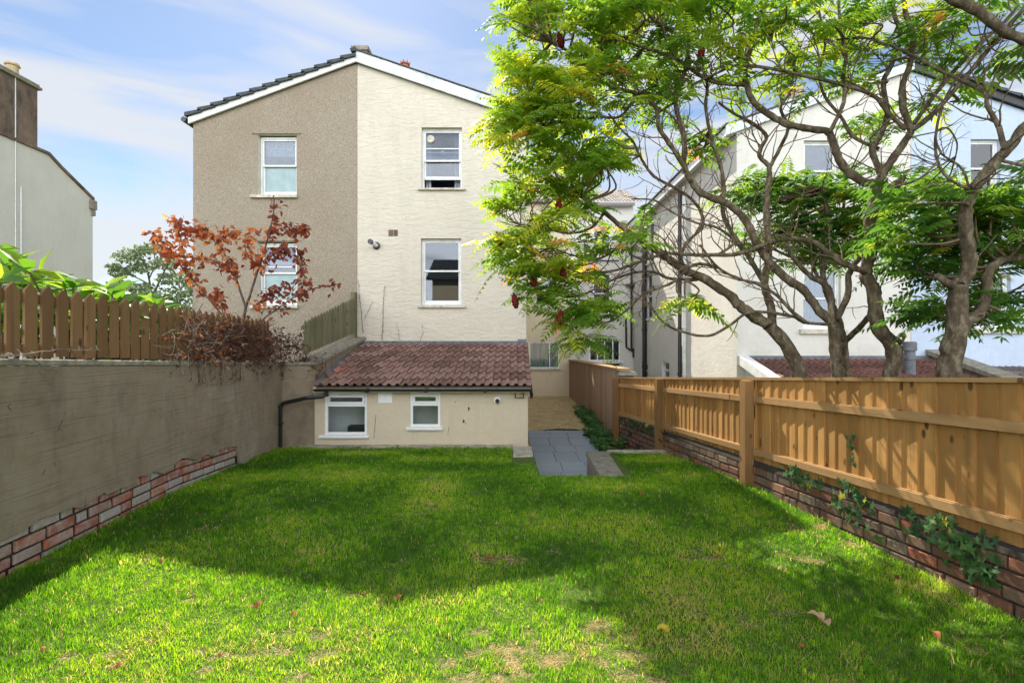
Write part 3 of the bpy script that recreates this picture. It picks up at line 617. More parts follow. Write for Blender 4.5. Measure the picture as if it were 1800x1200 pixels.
for a, b in zip(ys, ys[1:]):
    z = PATHZ
    for (q0, q1, lo, hi) in sorted(SYs, key=lambda s: s[2]):
        if q0 <= a+1e-6 and q1 >= b-1e-6: mb.face([(NX0, a, z), (NX0, a, lo), (NX0, b, lo), (NX0, b, z)]); z = hi
    mb.face([(NX0, a, z), (NX0, a, nL(NX0)), (NX0, b, nL(NX0)), (NX0, b, z)])
for (q0, q1, lo, hi) in SYs:
    d = .14; X = NX0
    for f_ in ([(X, q0, lo), (X+d, q0, lo), (X+d, q0, hi), (X, q0, hi)], [(X, q1, lo), (X, q1, hi), (X+d, q1, hi), (X+d, q1, lo)], [(X, q0, hi), (X+d, q0, hi), (X+d, q1, hi), (X, q1, hi)], [(X, q0, lo), (X, q1, lo), (X+d, q1, lo), (X+d, q0, lo)]): mb.face(f_)
mb.build('side_wall', m_white, wh)
for (q0, q1, lo, hi) in SYs:
    mb = MB(); X = NX0+.08
    for (a, b, c, d) in ((q0, q0+.06, lo, hi), (q1-.06, q1, lo, hi), (q0+.06, q1-.06, lo, lo+.06), (q0+.06, q1-.06, hi-.06, hi), (q0+.06, q1-.06, (lo+hi)/2-.03, (lo+hi)/2+.03)): mb.box((X, a, c), (X+.06, b, d))
    ww = mb.build('window', m_trimw, wh); mb = MB(); mb.box((X+.03, q0+.06, lo+.06), (X+.034, q1-.06, hi-.06)); mb.build('pane', m_glass, ww)
    mb = MB(); mb.face([(X+.4, q0-.2, lo-.2), (X+.4, q1+.2, lo-.2), (X+.4, q1+.2, hi+.2), (X+.4, q0-.2, hi+.2)]); mb.build('interior', m_room, ww)
    mb = MB(); mb.box((NX0-.06, q0-.04, lo-.06), (NX0+.08, q1+.04, lo)); mb.build('sill', m_trimw, ww)
q = sash(wh, *n1_, HY+.08); sill(q, n1_[0]-.08, n1_[1]+.06, n1_[2], HY)
q = sash(wh, *n2_, HY+.08); sill(q, PX(1405, HY), PX(1487, HY), n2_[2], HY, .11, .08); curtain(q, n2_[0]+.05, n2_[1]-.05, n2_[2]+.1, n2_[3]-.1, HY+.28, m_curt, .02, .12)
mb = MB(); xe = NX0 - .28
mb.prism([(xe, HY-.11, nL(xe)-.02), (NA, HY-.11, NZ-.0), (NA, HY-.11, NZ+.2), (xe, HY-.11, nL(xe)+.2)], (0, .05, 0)); mb.build('bargeboard', m_zinc, wh)
mb = MB(); mb.prism([(xe-.03, HY-.13, nL(xe)+.20), (NA, HY-.13, NZ+.20), (NA, HY-.13, NZ+.235), (xe-.03, HY-.13, nL(xe)+.235)], (0, 10.2, 0)); mb.build('roof', m_slate, wh); mb = MB(); mb.prism([(xe+.02, HY-.05, nL(xe)-.02), (NX0, HY-.05, nL(NX0)-.02), (NX0, HY-.05, nL(NX0)+.19), (xe+.02, HY-.05, nL(xe)+.19)], (0, 10, 0)); mb.build('soffit', m_trimw, wh)
# pipes on the side wall and rear wing
def pipe(par, pts, r, mat, name='drainpipe', collars=True):
    mb = MB(); mb.tube(pts, r, 10)
    if collars:
        for a, b in zip(pts, pts[1:]):
            a, b = V(a), V(b); k = int((b-a).length/1.6)
            for i in range(1, k+1): c = a.lerp(b, i/(k+1)); d = (b-a).normalized()*.03; mb.tube([c-d, c+d], r*1.3, 10)
    return mb.build(name, mat, par)
def yat(px): return NX0*F/(px-900)
y1 = yat(1137); pipe(wh, [(NX0-.09, y1, PATHZ), (NX0-.09, y1, 6.3)], .085, m_black)
y2 = yat(1199); pipe(wh, [(NX0-.07, y2, PATHZ), (NX0-.07, y2, 6.2)], .055, m_dark)
y3 = yat(1207); pipe(wh, [(NX0-.06, y3, PATHZ), (NX0-.06, y3, 6.2)], .06, m_trimw)
# rear wing of the white pair
WY = 21.5
ww_ = thing('white_rear_wing', (3.9, WY, PATHZ), 'off white rear wing between the two houses with black waste pipes and small paned window', 'house')
r1 = rect(1036, 1090, 597, 634, WY); r2 = rect(1041, 1075, 479, 552, WY); r3 = rect(1041, 1075, 395, 440, WY); r4 = rect(1037, 1090, 637, 680, WY)
mb = MB(); wall(mb, 2.42, NX0, PATHZ, 7.5, [r1, r2, r3, r4], WY, .12); mb.build('wall', m_white, ww_)
rolltmp = MB(); rolltiles(rolltmp, 2.3, NX0+.3, WY-.3, 7.45, WY+3, 8.9, .33, 9); rolltmp.box((2.3, WY-.3, 7.33), (NX0, WY-.25, 7.44)); rolltmp.build('roof', m_gtile, ww_)
q = upvc(ww_, *r1, WY+.03, None, m_room, [.27, .5, .77]); sill(q, r1[0]-.08, r1[1]+.12, r1[2], WY, .10, .1, m_trimw)
q = upvc(ww_, *r4, WY+.03, None, m_room, [.5])
q = sash(ww_, *r2, WY+.06); sill(q, r2[0]-.06, r2[1]+.1, r2[2], WY)
q = sash(ww_, *r3, WY+.06); sill(q, r3[0]-.06, r3[1]+.1, r3[2], WY)
def wp(px, py, d=.08): return P(px, py, WY-d)
pipe(ww_, [wp(1110, 440), wp(1110, 612), wp(1118, 625), wp(1131, 650), wp(1131, 690)], .045, m_black)
pipe(ww_, [wp(1100, 556), wp(1101, 610), wp(1112, 617)], .04, m_black, collars=False)
mb = MB(); mb.box(tuple(wp(1113, 628, .2)), tuple(wp(1124, 612, .02))); mb.tube([wp(1116, 616), wp(1136, 612)], .04, 8); mb.build('hopper', m_black, ww_)
mb = MB(); mb.tube([wp(1000, 458), wp(1088, 458)], .025, 6); mb.tube([wp(1028, 420), wp(1028, 458)], .02, 6); mb.build('guard_rail', m_black, ww_)
mb = MB(); mb.prism([tuple(wp(1098, 500, .0)), tuple(wp(1130, 500, .0)), tuple(wp(1130, 504, .0)), tuple(wp(1104, 505, .0))], (0, -.25, 0)); mb.build('gutter', m_black, ww_)
# blue-white half
bh = thing('blue_white_house', (11, HY, PATHZ), 'pale blue white gabled house half at the right edge with a dark verge', 'house')
b1 = rect(1706, 1758, 245, 343, HY); b2 = rect(1712, 1776, 480, 578, HY)
mb = MB(); wall(mb, NA, NX1, PATHZ, nR, [b1, b2], HY-.006, .15)
mb.face([(NX1, HY, PATHZ), (NX1, 21.6, PATHZ), (NX1, 21.6, nR(NX1)), (NX1, HY, nR(NX1))]); mb.build('wall', m_whiteb, bh)
q = sash(bh, *b1, HY+.08, .5); mb = MB(); mb.face([(b1[0]+.03, HY+.26, b1[2]+.62), (b1[1]-.03, HY+.26, b1[2]+.62), (b1[1]-.03, HY+.26, b1[3]), (b1[0]+.03, HY+.26, b1[3])]); mb.build('blind', m_blind, q); sill(q, b1[0]-.07, b1[1]+.07, b1[2], HY)
q = sash(bh, *b2, HY+.08, .5); sill(q, b2[0]-.07, b2[1]+.25, b2[2], HY, .10, .1)
mb = MB(); mb.prism([(NA, HY-.10, NZ), (NX1+.3, HY-.10, nR(NX1+.3)), (NX1+.3, HY-.10, nR(NX1+.3)+.17), (NA, HY-.10, NZ+.17)], (0, .05, 0)); mb.build('verge_board', m_dark, bh)
mb = MB(); n = 13; dx = (NX1+.4-NA)/n
for i in range(n):
    xa_, xb_ = NA + dx*i, NA + dx*(i+1)+.05; za = NZ + .17 - .345*dx*i
    mb.prism([(xa_, HY-.16, za-.0), (xb_, HY-.16, za-.345*(xb_-xa_)), (xb_, HY-.16, za-.345*(xb_-xa_)+.085), (xa_, HY-.16, za+.03)], (0, 10, 0), r=R.random())
mb.build('roof', m_slate, bh)
chimney('chimney', 1378, 166, 46, 30, 15.5, 'pale chimney with terracotta pots over the roof of the white house', [(1388, 152, 12, m_terr, False), (1402, 150, 12, m_terr, False), (1416, 146, 12, m_buff, False)], m_white)
chimney('chimney', 1592, 108, 24, 20, 15.5, 'small pale chimney at the apex of the white pair', [(1604, 98, 10, m_buff, False)], m_white)
# neighbours' lean-to
nt_ = thing('tiled_lean_to', (7.4, HY, PATHZ), 'dark brown tiled lean-to of the white house with a white verge, seen over the fence', 'extension')
zr0, zr1 = .56, PZ(632, HY)
mb = MB(); rolltiles(mb, 5.35, 9.41, 9.05, zr0, HY, zr1, .34, 5); mb.build('roof', m_tile2, nt_)
mb = MB(); wall(mb, 5.3, 9.4, PATHZ, zr0, [], 9.3); mb.face([(5.3, 9.3, PATHZ), (5.3, 9.3, zr0), (5.3, HY, zr1), (5.3, HY, PATHZ)]); mb.build('wall', m_white, nt_)
mb = MB(); mb.prism([(5.12, 8.98, zr0-.10), (5.12, HY, zr1-.10), (5.12, HY, zr1+.10), (5.12, 8.98, zr0+.10)], (.22, 0, 0)); mb.build('verge_board', m_trimw, nt_)
mb = MB(); mb.box((5.35, HY-.08, zr1), (9.4, HY-.005, zr1+.09)); mb.build('lead_flashing', m_lead, nt_)
mb = MB(); c0 = P(1599, 668, 10.6); mb.lathe((c0.x, c0.y, .7), [(.10, 0), (.10, .62), (.115, .63), (.115, .68), (.10, .69), (.095, .80), (.125, .81), (.125, .97), (.10, 1.0)], 18); mb.build('flue', m_lead, nt_)
pw = thing('party_wall', (9.6, 10.3, PATHZ), 'low dark coped wall stepping down between the two lean-tos', 'wall')
mb = MB(); mb.prism([(9.42, 9.2, PATHZ), (9.42, HY, PATHZ), (9.42, HY, PZ(622, HY)), (9.42, 9.2, .75)], (.3, 0, 0)); mb.build('wall_core', m_chim, pw)
mb = MB(); mb.prism([(9.36, 9.15, .752), (9.36, HY, PZ(622, HY)+.002), (9.36, HY, PZ(614, HY)), (9.36, 9.15, .84)], (.42, 0, 0)); mb.build('coping', m_stone, pw)
nt2 = thing('tiled_lean_to', (11.4, HY, PATHZ), 'grey tiled lean-to of the blue white house at the right edge', 'extension')
mb = MB(); rolltiles(mb, 9.75, 13.2, 9.05, .5, HY, 1.10, .34, 6); mb.build('roof', m_gtile, nt2); mb = MB(); wall(mb, 9.75, 13.2, PATHZ, .5, [], 9.3); mb.build('wall', m_whiteb, nt2)

# ------------------------------------------------------------------ far pale building on the left
fb = thing('mansard_building', (-23, 21, PATHZ), 'pale stained building with sloping parapet and brown chimney at the left edge', 'building')
FX = -20.0
def fp(px, py): Z = -FX*F/(900-px); return V((FX, Z, PZ(py, Z)))
prof = [fp(-60, 214), fp(0, 237), fp(65, 264), fp(84, 272), fp(106, 296), fp(163, 352)]
mb = MB(); pl = [V((FX, prof[0].y, PATHZ))] + prof + [V((FX, prof[-1].y, PATHZ))]; mb.prism(pl, (-9, 0, 0)); mb.build('wall', m_farh, fb)
mb = MB()
for a, b in zip(prof, prof[1:]): mb.hexa([a+V((.1,0,.003)), b+V((.1,0,.003)), b+V((-9,0,.003)), a+V((-9,0,.003)), a+V((.1,0,.11)), b+V((.1,0,.11)), b+V((-9,0,.11)), a+V((-9,0,.11))])
mb.build('parapet', m_chim, fb)
e = prof[-1]; mb = MB(); mb.box((FX-.3, e.y-.22, e.z-.45), (FX+.12, e.y+.12, e.z-.02)); mb.box((FX-.3, e.y-.12, e.z-.75), (FX+.08, e.y+.08, e.z-.452)); mb.build('corbel', m_stone, fb)
mb = MB(); yb = fp(65, 200).y; mb.prism([(FX+.02, 18, fp(0, 237).z + (18-20)*(fp(65,264).z-fp(0,237).z)/(yb-20)+.12), (FX+.02, yb, fp(65, 264).z+.12), (FX+.02, yb, PZ(158, yb)), (FX+.02, 18, PZ(158, yb))], (-1.0, 0, 0)); st = mb.build('chimney_stack', m_chim, fb)
zt = PZ(158, yb); mb = MB(); mb.box((FX-1.1, 17.9, zt), (FX+.14, yb+.1, zt+.10)); mb.box((FX-1.06, 17.9, zt+.102), (FX+.08, yb+.04, zt+.2)); mb.build('cap', m_stone, st)
for px in (37, -3):
    Z = fp(px, 200).y; mb = MB(); mb.lathe((FX-.45, Z+.1, zt+.2), [(.22, 0), (.2, .45), (.26, .48), (.24, .56), (.15, .6)], 16); mb.build('chimney_pot', m_buff, st)
mb = MB(); Z = fp(13, 200).y; mb.tube([(FX-.4, Z, zt+.2), (FX-.4, Z, zt+1.2)], .018, 5); mb.build('aerial', m_lead, st)
mb = MB(); Z = fp(25, 200).y; mb.tube([(FX+.05, Z, PATHZ), (FX+.05, Z, zt)], .02, 5)
Z = fp(35, 200).y; mb.tube([(FX+.05, Z, PATHZ), (FX+.05, Z, 8)], .03, 5); mb.build('cable', m_trimw, fb)

# ------------------------------------------------------------------ left garden wall
nl = V((1, .0884, 0)).normalized()
def LWp(y, z, off=0): p = V((XL(y), y, z)); return p + nl*off
gw = thing('garden_wall', (XL(4), 4, 0), 'tall brown rendered garden wall on the left with exposed bricks along its foot', 'wall')
def wtop(y): return capL(y) - .055
# render patch edge: rises in steps over the exposed brick courses
ch = .083
rr = random.Random(11); edge = []; y = -2.0
while y < 7.34:
    hgt = (.335 if y < 5.1 else .335-.0 if y < 6.3 else .31) - (.0 if y < 5.8 else .0); edge.append((y, hgt + rr.uniform(-.055, .02))); y += rr.uniform(.10, .24)
    if rr.random() < .35: edge.append((y, edge[-1][1] + rr.choice((-.045, .05)))); y += .03
edge += [(7.36, .28), (7.40, .20), (7.43, .11), (7.46, -.02)]
def gz(y): return (0.0 if y < 5.9 else -(y-5.9)*.065)
poly = [LWp(a, gz(a) + h, .0) for a, h in edge] + [LWp(9.14, gz(9.14)-.1, 0), LWp(9.14, wtop(9.14), 0), LWp(-2, wtop(-2), 0)]
# triangulated render face as vertical strips with a real 22 mm edge
mb = MB(); ed = edge + [(9.14, -.08)]
for (a, ha), (b, hb) in zip(ed, ed[1:]):
    if b - a < 1e-4: continue
    k = max(1, int((b-a)/.2))
    A0, B0 = gz(a)+ha, gz(b)+hb
    mb.face([LWp(a, A0, .034), LWp(b, B0, .034), LWp(b, wtop(b), .034), LWp(a, wtop(a), .034)]); mb.face([LWp(a, A0, -.005), LWp(b, B0, -.005), LWp(b, B0, .034), LWp(a, A0, .034)])
P1, P2, P3 = V((XL(9.14)+.022, 9.14, 0)), V((-3.60, 9.34, 0)), V((-3.36, HY, 0))
def vface(mb, a, b, za0, zb0, za1, zb1): mb.face([(a.x, a.y, za0), (b.x, b.y, zb0), (b.x, b.y, zb1), (a.x, a.y, za1)])
vface(mb, P1, P2, -.4, -.4, wtop(9.14), wtop(9.2)); zH = PZ(592, HY)-.06
vface(mb, P2, P3, -.6, -.6, wtop(9.2), zH)
mb.build('render', m_gwall, gw)
mb = MB(); mb.prism([LWp(-2, -.6, -.02), LWp(9.3, -.6, -.02), LWp(9.3, wtop(9.3), -.02), LWp(-2, wtop(-2), -.02)], nl*-.22)
mb.prism([(P2.x-.005, P2.y+.0, -.6), (P3.x-.005, P3.y-.005, -.6), (P3.x-.005, P3.y-.005, zH), (P2.x-.005, P2.y, wtop(9.2))], (-.24, 0, 0)); mb.build('wall_core', m_mortar, gw)
def bricks(par, fn, y0, y1, zf, nrow, h, seed, mat, skip=None, blen=.225, prot=.012, gap=.011, name='brickwork'):
    rr = random.Random(seed); mb = MB()
    for c in range(nrow):
        y = y0 - (blen/2 if c % 2 else 0) - rr.random()*.03
        while y < y1:
            L = blen*rr.choice((1, 1, 1, .5, .95, 1.05)) + rr.uniform(-.01, .01); a, b = max(y, y0), min(y + L - gap*(2.0 if gap > .016 else 1.2), y1); y += L
            if b - a < .03: continue
            mid = (a+b)/2; zl, zh = zf(mid)+c*h+rr.uniform(-.002, .002), zf(mid)+(c+1)*h-gap+rr.uniform(-.003, .003)
            if skip and skip(mid, zl, zh, c): continue
            sl_ = (zf(b)-zf(a))/2; o = rr.uniform(-.006, .006)+prot; e = .009; j = lambda: rr.uniform(-.006, .006)
            q = [fn(a, zl-sl_, -.03), fn(b, zl+sl_, -.03), fn(b, zh+sl_, -.03), fn(a, zh-sl_, -.03), fn(a, zl-sl_, o-e), fn(b, zl+sl_, o-e), fn(b, zh+sl_, o-e), fn(a, zh-sl_, o-e),
                 fn(a+e+j(), zl-sl_+e+j(), o), fn(b-e+j(), zl+sl_+e+j(), o), fn(b-e+j(), zh+sl_-e+j(), o), fn(a+e+j(), zh-sl_-e+j(), o)]
            n = len(mb.v); mb.v += [tuple(p) for p in q]; r = rr.random()
            for k in range(4):
                l = (k+1) % 4; mb.f += [(n+k, n+l, n+4+l, n+4+k), (n+4+k, n+4+l, n+8+l, n+8+k)]; mb.r += [r, r]; mb.m += [0, 0]
            mb.f.append((n+8, n+9, n+10, n+11)); mb.r.append(r); mb.m.append(0)
    return mb.build(name, mat, par)
bricks(gw, LWp, -1.5, 7.38, lambda y: gz(y)-.04, 4, .094, 3, m_brickL, lambda y, a, b, c: a - gz(y) > .30, .30, prot=.004, gap=.019)
y = -2.0; cpn = 0
def cop(par, a0, b0, z0, z1, wd, th, out, dirn):   # coping slab between two plan points
    mb = MB(); a0, b0 = V(a0), V(b0); n_ = V((dirn.x, dirn.y, 0)); o_ = n_*out; i_ = n_*(-wd)
    q = [a0+o_, b0+o_, b0+i_, a0+i_]; zz = (z0, z1, z1, z0)
    mb.hexa([(p.x, p.y, z) for p, z in zip(q, zz)] + [(p.x, p.y, z+th) for p, z in zip(q, zz)], R.random()); o = mb.build('coping_slab', m_stone, par)
    bv = o.modifiers.new('bevel', 'BEVEL'); bv.width = .008; bv.segments = 1
while y < 9.1:
    y2 = min(y + .9, 9.13); cop(gw, V((XL(y), y+.004, 0)), V((XL(y2), y2-.004, 0)), wtop(y)+.003, wtop(y2)+.003, .27, .052, .05, nl); y = y2
dn = V((P2.y-P1.y, -(P2.x-P1.x), 0)).normalized(); 
cop(gw, P1, P2, wtop(9.14)+.003, wtop(9.2)+.003, .3, .052, .04, V((-dn.x, -dn.y, 0)) if dn.y > 0 else dn)
for k in range(3):
    a = P2.lerp(P3, k/3); b = P2.lerp(P3, (k+1)/3); cop(gw, a+V((0,.004,0)), b-V((0,.004,0)), wtop(9.2)+(zH-wtop(9.2))*k/3+.003, wtop(9.2)+(zH-wtop(9.2))*(k+1)/3+.003, .3, .06, .06, V((1, 0, 0)))

# picket fences
def picket(par, base, z0, z1, wd, th, u, nrm, mat, rnd_=None, name='picket'):
    a = base - u*wd/2; b = base + u*wd/2; mb = MB(); pk = min(wd*.55, .055)
    def q(p, z): return (p.x, p.y, z)
    mb.prism([q(a, z0), q(b, z0), q(b, z1-pk), q((a+b)/2, z1), q(a, z1-pk)], nrm*-th, rnd_ if rnd_ is not None else R.random()); o = mb.build(name, mat, par)
    return o
ul = V((-.0884, 1, 0)).normalized()
pf = thing('picket_fence', (XL(5)-.15, 5, 1.5), 'brown picket fence with pointed tops standing on the left garden wall', 'fence')
y = 2.6; poff = -.10
while y < 9.0:
    b = V((XL(y), y, 0)) + nl*poff; tp = 2.155 - .0165*(y-3.7) + R.uniform(-.006, .006)
    picket(pf, b, capL(y)+.012+R.uniform(0, .02), tp, .115, .02, ul, nl, m_picket); y += .160
for (dz, h) in ((.43, .075), (.035, .07)):
    mb = MB(); a, b = V((XL(1.8), 1.8, 0)) + nl*(poff-.025), V((XL(9.05), 9.05, 0)) + nl*(poff-.025)
    mb.prism([(a.x, a.y, capL(1.8)+dz), (b.x, b.y, capL(9)+dz+.05), (b.x, b.y, capL(9)+dz+h+.05), (a.x, a.y, capL(1.8)+dz+h)], nl*-.035, R.random()); mb.build('rail', m_picketh, pf)
for y in (2.5, 4.75, 7.0, 9.0):
    b = V((XL(y), y, 0)) + nl*(poff-.062); picket(pf, b, .5, 2.05, .085, .085, ul, nl, m_picket, name='post')
sf = thing('picket_fence', (-3.75, 10.4, 1.6), 'weathered greenish picket fence climbing the sloped wall beside the tiled roof', 'fence')
A, B = V((-3.74, 9.22, 0)), V((-3.50, 11.5, 0)); us = (B-A).normalized(); ns = V((us.y, -us.x, 0)); k = 19
for i in range(k):
    t_ = (i+.5)/k; b = A.lerp(B, t_); z0 = 1.46 + (1.90-1.46)*t_; z1 = 2.06 + (2.72-2.06)*t_; picket(sf, b, z0, z1 + R.uniform(-.012, .012), .098, .02, us, ns, m_oldwood)
for dz in (.08, .45):
    mb = MB(); mb.prism([(A.x-.03, A.y, 1.46+dz), (B.x-.03, B.y, 1.90+dz), (B.x-.03, B.y, 1.97+dz), (A.x-.03, A.y, 1.53+dz)], (-.035, 0, 0)); mb.build('rail', m_oldwood, sf)
mb = MB(); mb.box((-3.60, 11.4, 1.7), (-3.50, 11.55, 2.8)); mb.build('post', m_oldwood, sf)
# dead creeper stems on the garden wall
def lw(px, py, off=.03):   # point of the wall face seen at a pixel
    s_ = (px-900)/F; y = 3.327/(-s_-.0884); return LWp(y, PZ(py, y), off)
stems('dead_creeper', [[lw(4, 715), lw(12, 725), lw(22, 745), lw(45, 762)], [lw(60, 655), lw(78, 672), lw(76, 700), lw(77, 722)], [lw(106, 730), lw(95, 752), lw(88, 778)]], m_dtwig, 'thin dead creeper stems clinging to the rendered wall at the far left', 'creeper', rad=.0026)
stems('dead_creeper', [[lw(262, 720), lw(280, 735), lw(300, 752)], [lw(355, 640), lw(353, 668), lw(345, 700), lw(348, 720)], [lw(240, 640), lw(268, 660)]], m_dtwig, 'wispy dead creeper strands on the middle of the rendered wall', 'creeper', rad=.002)
stems('dead_creeper', [[lw(72, 822), lw(63, 845), lw(59, 868)], [lw(148, 852), lw(142, 880), lw(140, 898)], [lw(88, 812), lw(97, 828)]], m_dtwig, 'short dead tendrils low on the rendered wall above the bricks', 'creeper', rad=.002)
stems('dry_vine', [[LWp(3.3, 1.60, .06), LWp(3.55, 1.60, .12), LWp(4.1, 1.64, .08), LWp(4.6, 1.62, .04)], [LWp(3.75, 1.61, .10), LWp(3.9, 1.5, .09), LWp(4.1, 1.47, .06)], [LWp(3.2, 1.5, .10), LWp(3.6, 1.62, .11)]], m_ltwig, 'pale dry vine stem trailing over the coping at the left edge', 'vine', rad=.006)

# ------------------------------------------------------------------ right brick wall and fence
nr = V((-1, -.093, 0)).normalized()
def RWp(y, z, off=0): return V((XR(y), y, z)) + nr*off
bw = thing('brick_wall', (XR(5), 5, 0), 'low old brown brick wall along the right side under the timber fence', 'wall')
def rtop(y): return .545 - .0455*y
bricks(bw, RWp, .5, 8.70, lambda y: rtop(y) - 6*.096 - .03, 6, .096, 8, m_brickR, blen=.225, prot=.016, gap=.014)
bricks(bw, RWp, 8.70, 11.3, lambda y: rtop(y) - 7*.096 - .03, 7, .096, 9, m_brickR, blen=.225, prot=.0, gap=.014)
mb = MB(); mb.prism([RWp(.5, -.7, -.004), RWp(11.35, -.7, -.004), RWp(11.35, rtop(11.35)-.02, -.004), RWp(.5, rtop(.5)-.02, -.004)], nr*-.22)
mb.prism([RWp(.5, rtop(.5)-.035, .018), RWp(11.3, rtop(11.3)-.035, .018), RWp(11.3, rtop(11.3)+.0, .0), RWp(.5, rtop(.5)+.0, .0)], nr*-.2); mb.build('wall_core', m_mortar, bw)
tf = thing('timber_fence', (XR(6)+.05, 6, .3), 'golden brown featheredge timber fence on top of the low brick wall, right side', 'fence')
def fcap(y): return 1.695 - .0695*y
ur = V((-.093, 1, 0)).normalized()
posts = [1.1, 3.42/(.4556+.093)-.02+.0, 8.85, 11.38]; posts[1] = 6.10
bo = -.035
mbs = []
for i, (ya, yb) in enumerate(((.55, 6.10), (6.10, 8.85), (8.85, 11.38))):
    mb = MB(); y = ya + (.02)
    while y < yb - .02:
        wd = .150; y2 = min(y + wd + .012, yb); th0, th1 = .008, .018; dz = R.uniform(-.004, .004); r = R.random(); zb_ = lambda q: rtop(q) + .006
        q0, q1 = y, y2; tilt = R.uniform(-.003, .003)
        pts = []
        for (yy_, z) in ((q0, zb_(q0)+.02), (q1, zb_(q1)+.02), (q1, fcap(q1)-.03), (q0, fcap(q0)-.03)): pts.append((yy_, z))
        f_ = [RWp(a, z, bo + (.018 if a == q0 else .0) + tilt) for a, z in pts]; g_ = [RWp(a, z, bo - .014) for a, z in pts]
        mb.hexa([f_[0], f_[1], g_[1], g_[0], f_[3], f_[2], g_[2], g_[3]], r); y = y + wd - R.uniform(.0, .012)
    mb.build('board_panel', m_wood, tf)
    for fu, h in ((lambda q: 1.38 - .0535*q, .075), (lambda q: .775 - .055*q, .075)):
        mb = MB(); a, b = ya + (.07 if i else 0), yb - .07; za, zb2 = fu(a), fu(b)
        mb.prism([RWp(a, za-h, bo+.055), RWp(b, zb2-h, bo+.055), RWp(b, zb2-.008, bo+.055), RWp(a, za-.008, bo+.055)], nr*-.02, R.random())
        mb.prism([RWp(a, za-h, bo+.034), RWp(b, zb2-h, bo+.034), RWp(b, zb2, bo+.034), RWp(a, za, bo+.034)], nr*-.022, R.random()); mb.build('rail', m_woodh, tf)
for (ya, yb) in ((.55, 4.45), (4.452, 6.9), (6.902, 9.2), (9.202, 11.42)):
    mb = MB(); mb.prism([RWp(ya, fcap(ya)-.03, bo+.035), RWp(yb, fcap(yb)-.03, bo+.035), RWp(yb, fcap(yb)+.002, bo+.035), RWp(ya, fcap(ya)+.002, bo+.035)], nr*-.075, R.random()); mb.build('cap_rail', m_woodh, tf)
for y, b in ((6.10, -.15), (8.85, -.6), (11.38, -.63)):
    c0 = RWp(y, 0, bo+.10); mb = MB(); hx = .058
    q = [c0 - ur*hx + nr*.05, c0 + ur*hx + nr*.05, c0 + ur*hx - nr*.062, c0 - ur*hx - nr*.062]; zt_ = fcap(y) - (.035 if y < 8 else .02)
    mb.hexa([(p.x, p.y, b) for p in q] + [(p.x, p.y, zt_) for p in q], R.random()); mb.build('post', m_post, tf)
# tall faded board fence beyond, with its brick pier
hf = thing('tall_board_fence', (2.4, 16, PATHZ), 'tall faded pinkish brown vertical board fence beside the gravel', 'fence')
mb = MB(); y = 11.5
while y < 21.4:
    y2 = y + R.uniform(.14, .17); mb.box((2.40, y, PATHZ), (2.425+R.uniform(0, .012), y2-.005, 1.06-.016*(y-11.5)), R.random()); y = y2
o = mb.build('board_panel', m_pinkwood, hf)
mb = MB(); mb.prism([(2.34, 11.45, 1.062), (2.34, 21.4, .905), (2.34, 21.4, .945), (2.34, 11.45, 1.10)], (.32, 0, 0)); mb.build('cap_rail', m_woodh, hf)
mb = MB(); mb.box((2.44, 11.5, PATHZ), (2.6, 21.4, .88)); mb.build('backing_wall', m_white, hf)
t = thing('brick_pier', (2.6, 11.55, PATHZ), 'small capped brick pier where the two fences meet', 'pier')
mb = MB()
for c in range(20):
    for k in range(2):
        x0 = 2.40 + k*.17; mb.box((x0+.004, 11.46 + .004*(c % 3), PATHZ + c*.078), (x0+.162, 11.66, PATHZ + c*.078 + .068), R.random())
mb.build('brickwork', m_brickR, t); mb = MB(); mb.box((2.41, 11.475, PATHZ), (2.725, 11.655, .95)); mb.build('mortar', m_mortar, t)
mb = MB(); mb.box((2.36, 11.42, .94), (2.80, 11.72, .985)); mb.box((2.39, 11.44, .987), (2.77, 11.70, 1.02)); mb.build('cap', m_stone, t)

# ------------------------------------------------------------------ sumac trees
def npmesh(name, verts, faces4, rnd, mat, parent=None, tri=None, smooth=False):
    """verts (n,3); faces4 (m,4) int; tri (k,3) int optional; rnd per face"""
    me = bpy.data.meshes.new(name); nv = len(verts); m4 = len(faces4); m3 = 0 if tri is None else len(tri)
    me.vertices.add(nv); me.vertices.foreach_set('co', np.asarray(verts, np.float32).ravel())
    me.loops.add(m4*4 + m3*3); idx = np.asarray(faces4, np.int32).ravel()
    if m3: idx = np.concatenate([idx, np.asarray(tri, np.int32).ravel()])
    me.loops.foreach_set('vertex_index', idx); me.polygons.add(m4 + m3)
    st = np.concatenate([np.arange(m4)*4, m4*4 + np.arange(m3)*3]).astype(np.int32); me.polygons.foreach_set('loop_start', st)
    me.materials.append(mat); a = me.attributes.new('rnd', 'FLOAT', 'FACE'); a.data.foreach_set('value', np.asarray(rnd, np.float32).ravel())
    if smooth: me.polygons.foreach_set('use_smooth', np.ones(m4+m3, bool))
    me.update(calc_edges=True); me.validate()
    o = bpy.data.objects.new(name, me); C.objects.link(o); put(o, parent); return o
def nrmz(a): return a / np.maximum(np.linalg.norm(a, axis=-1, keepdims=True), 1e-9)
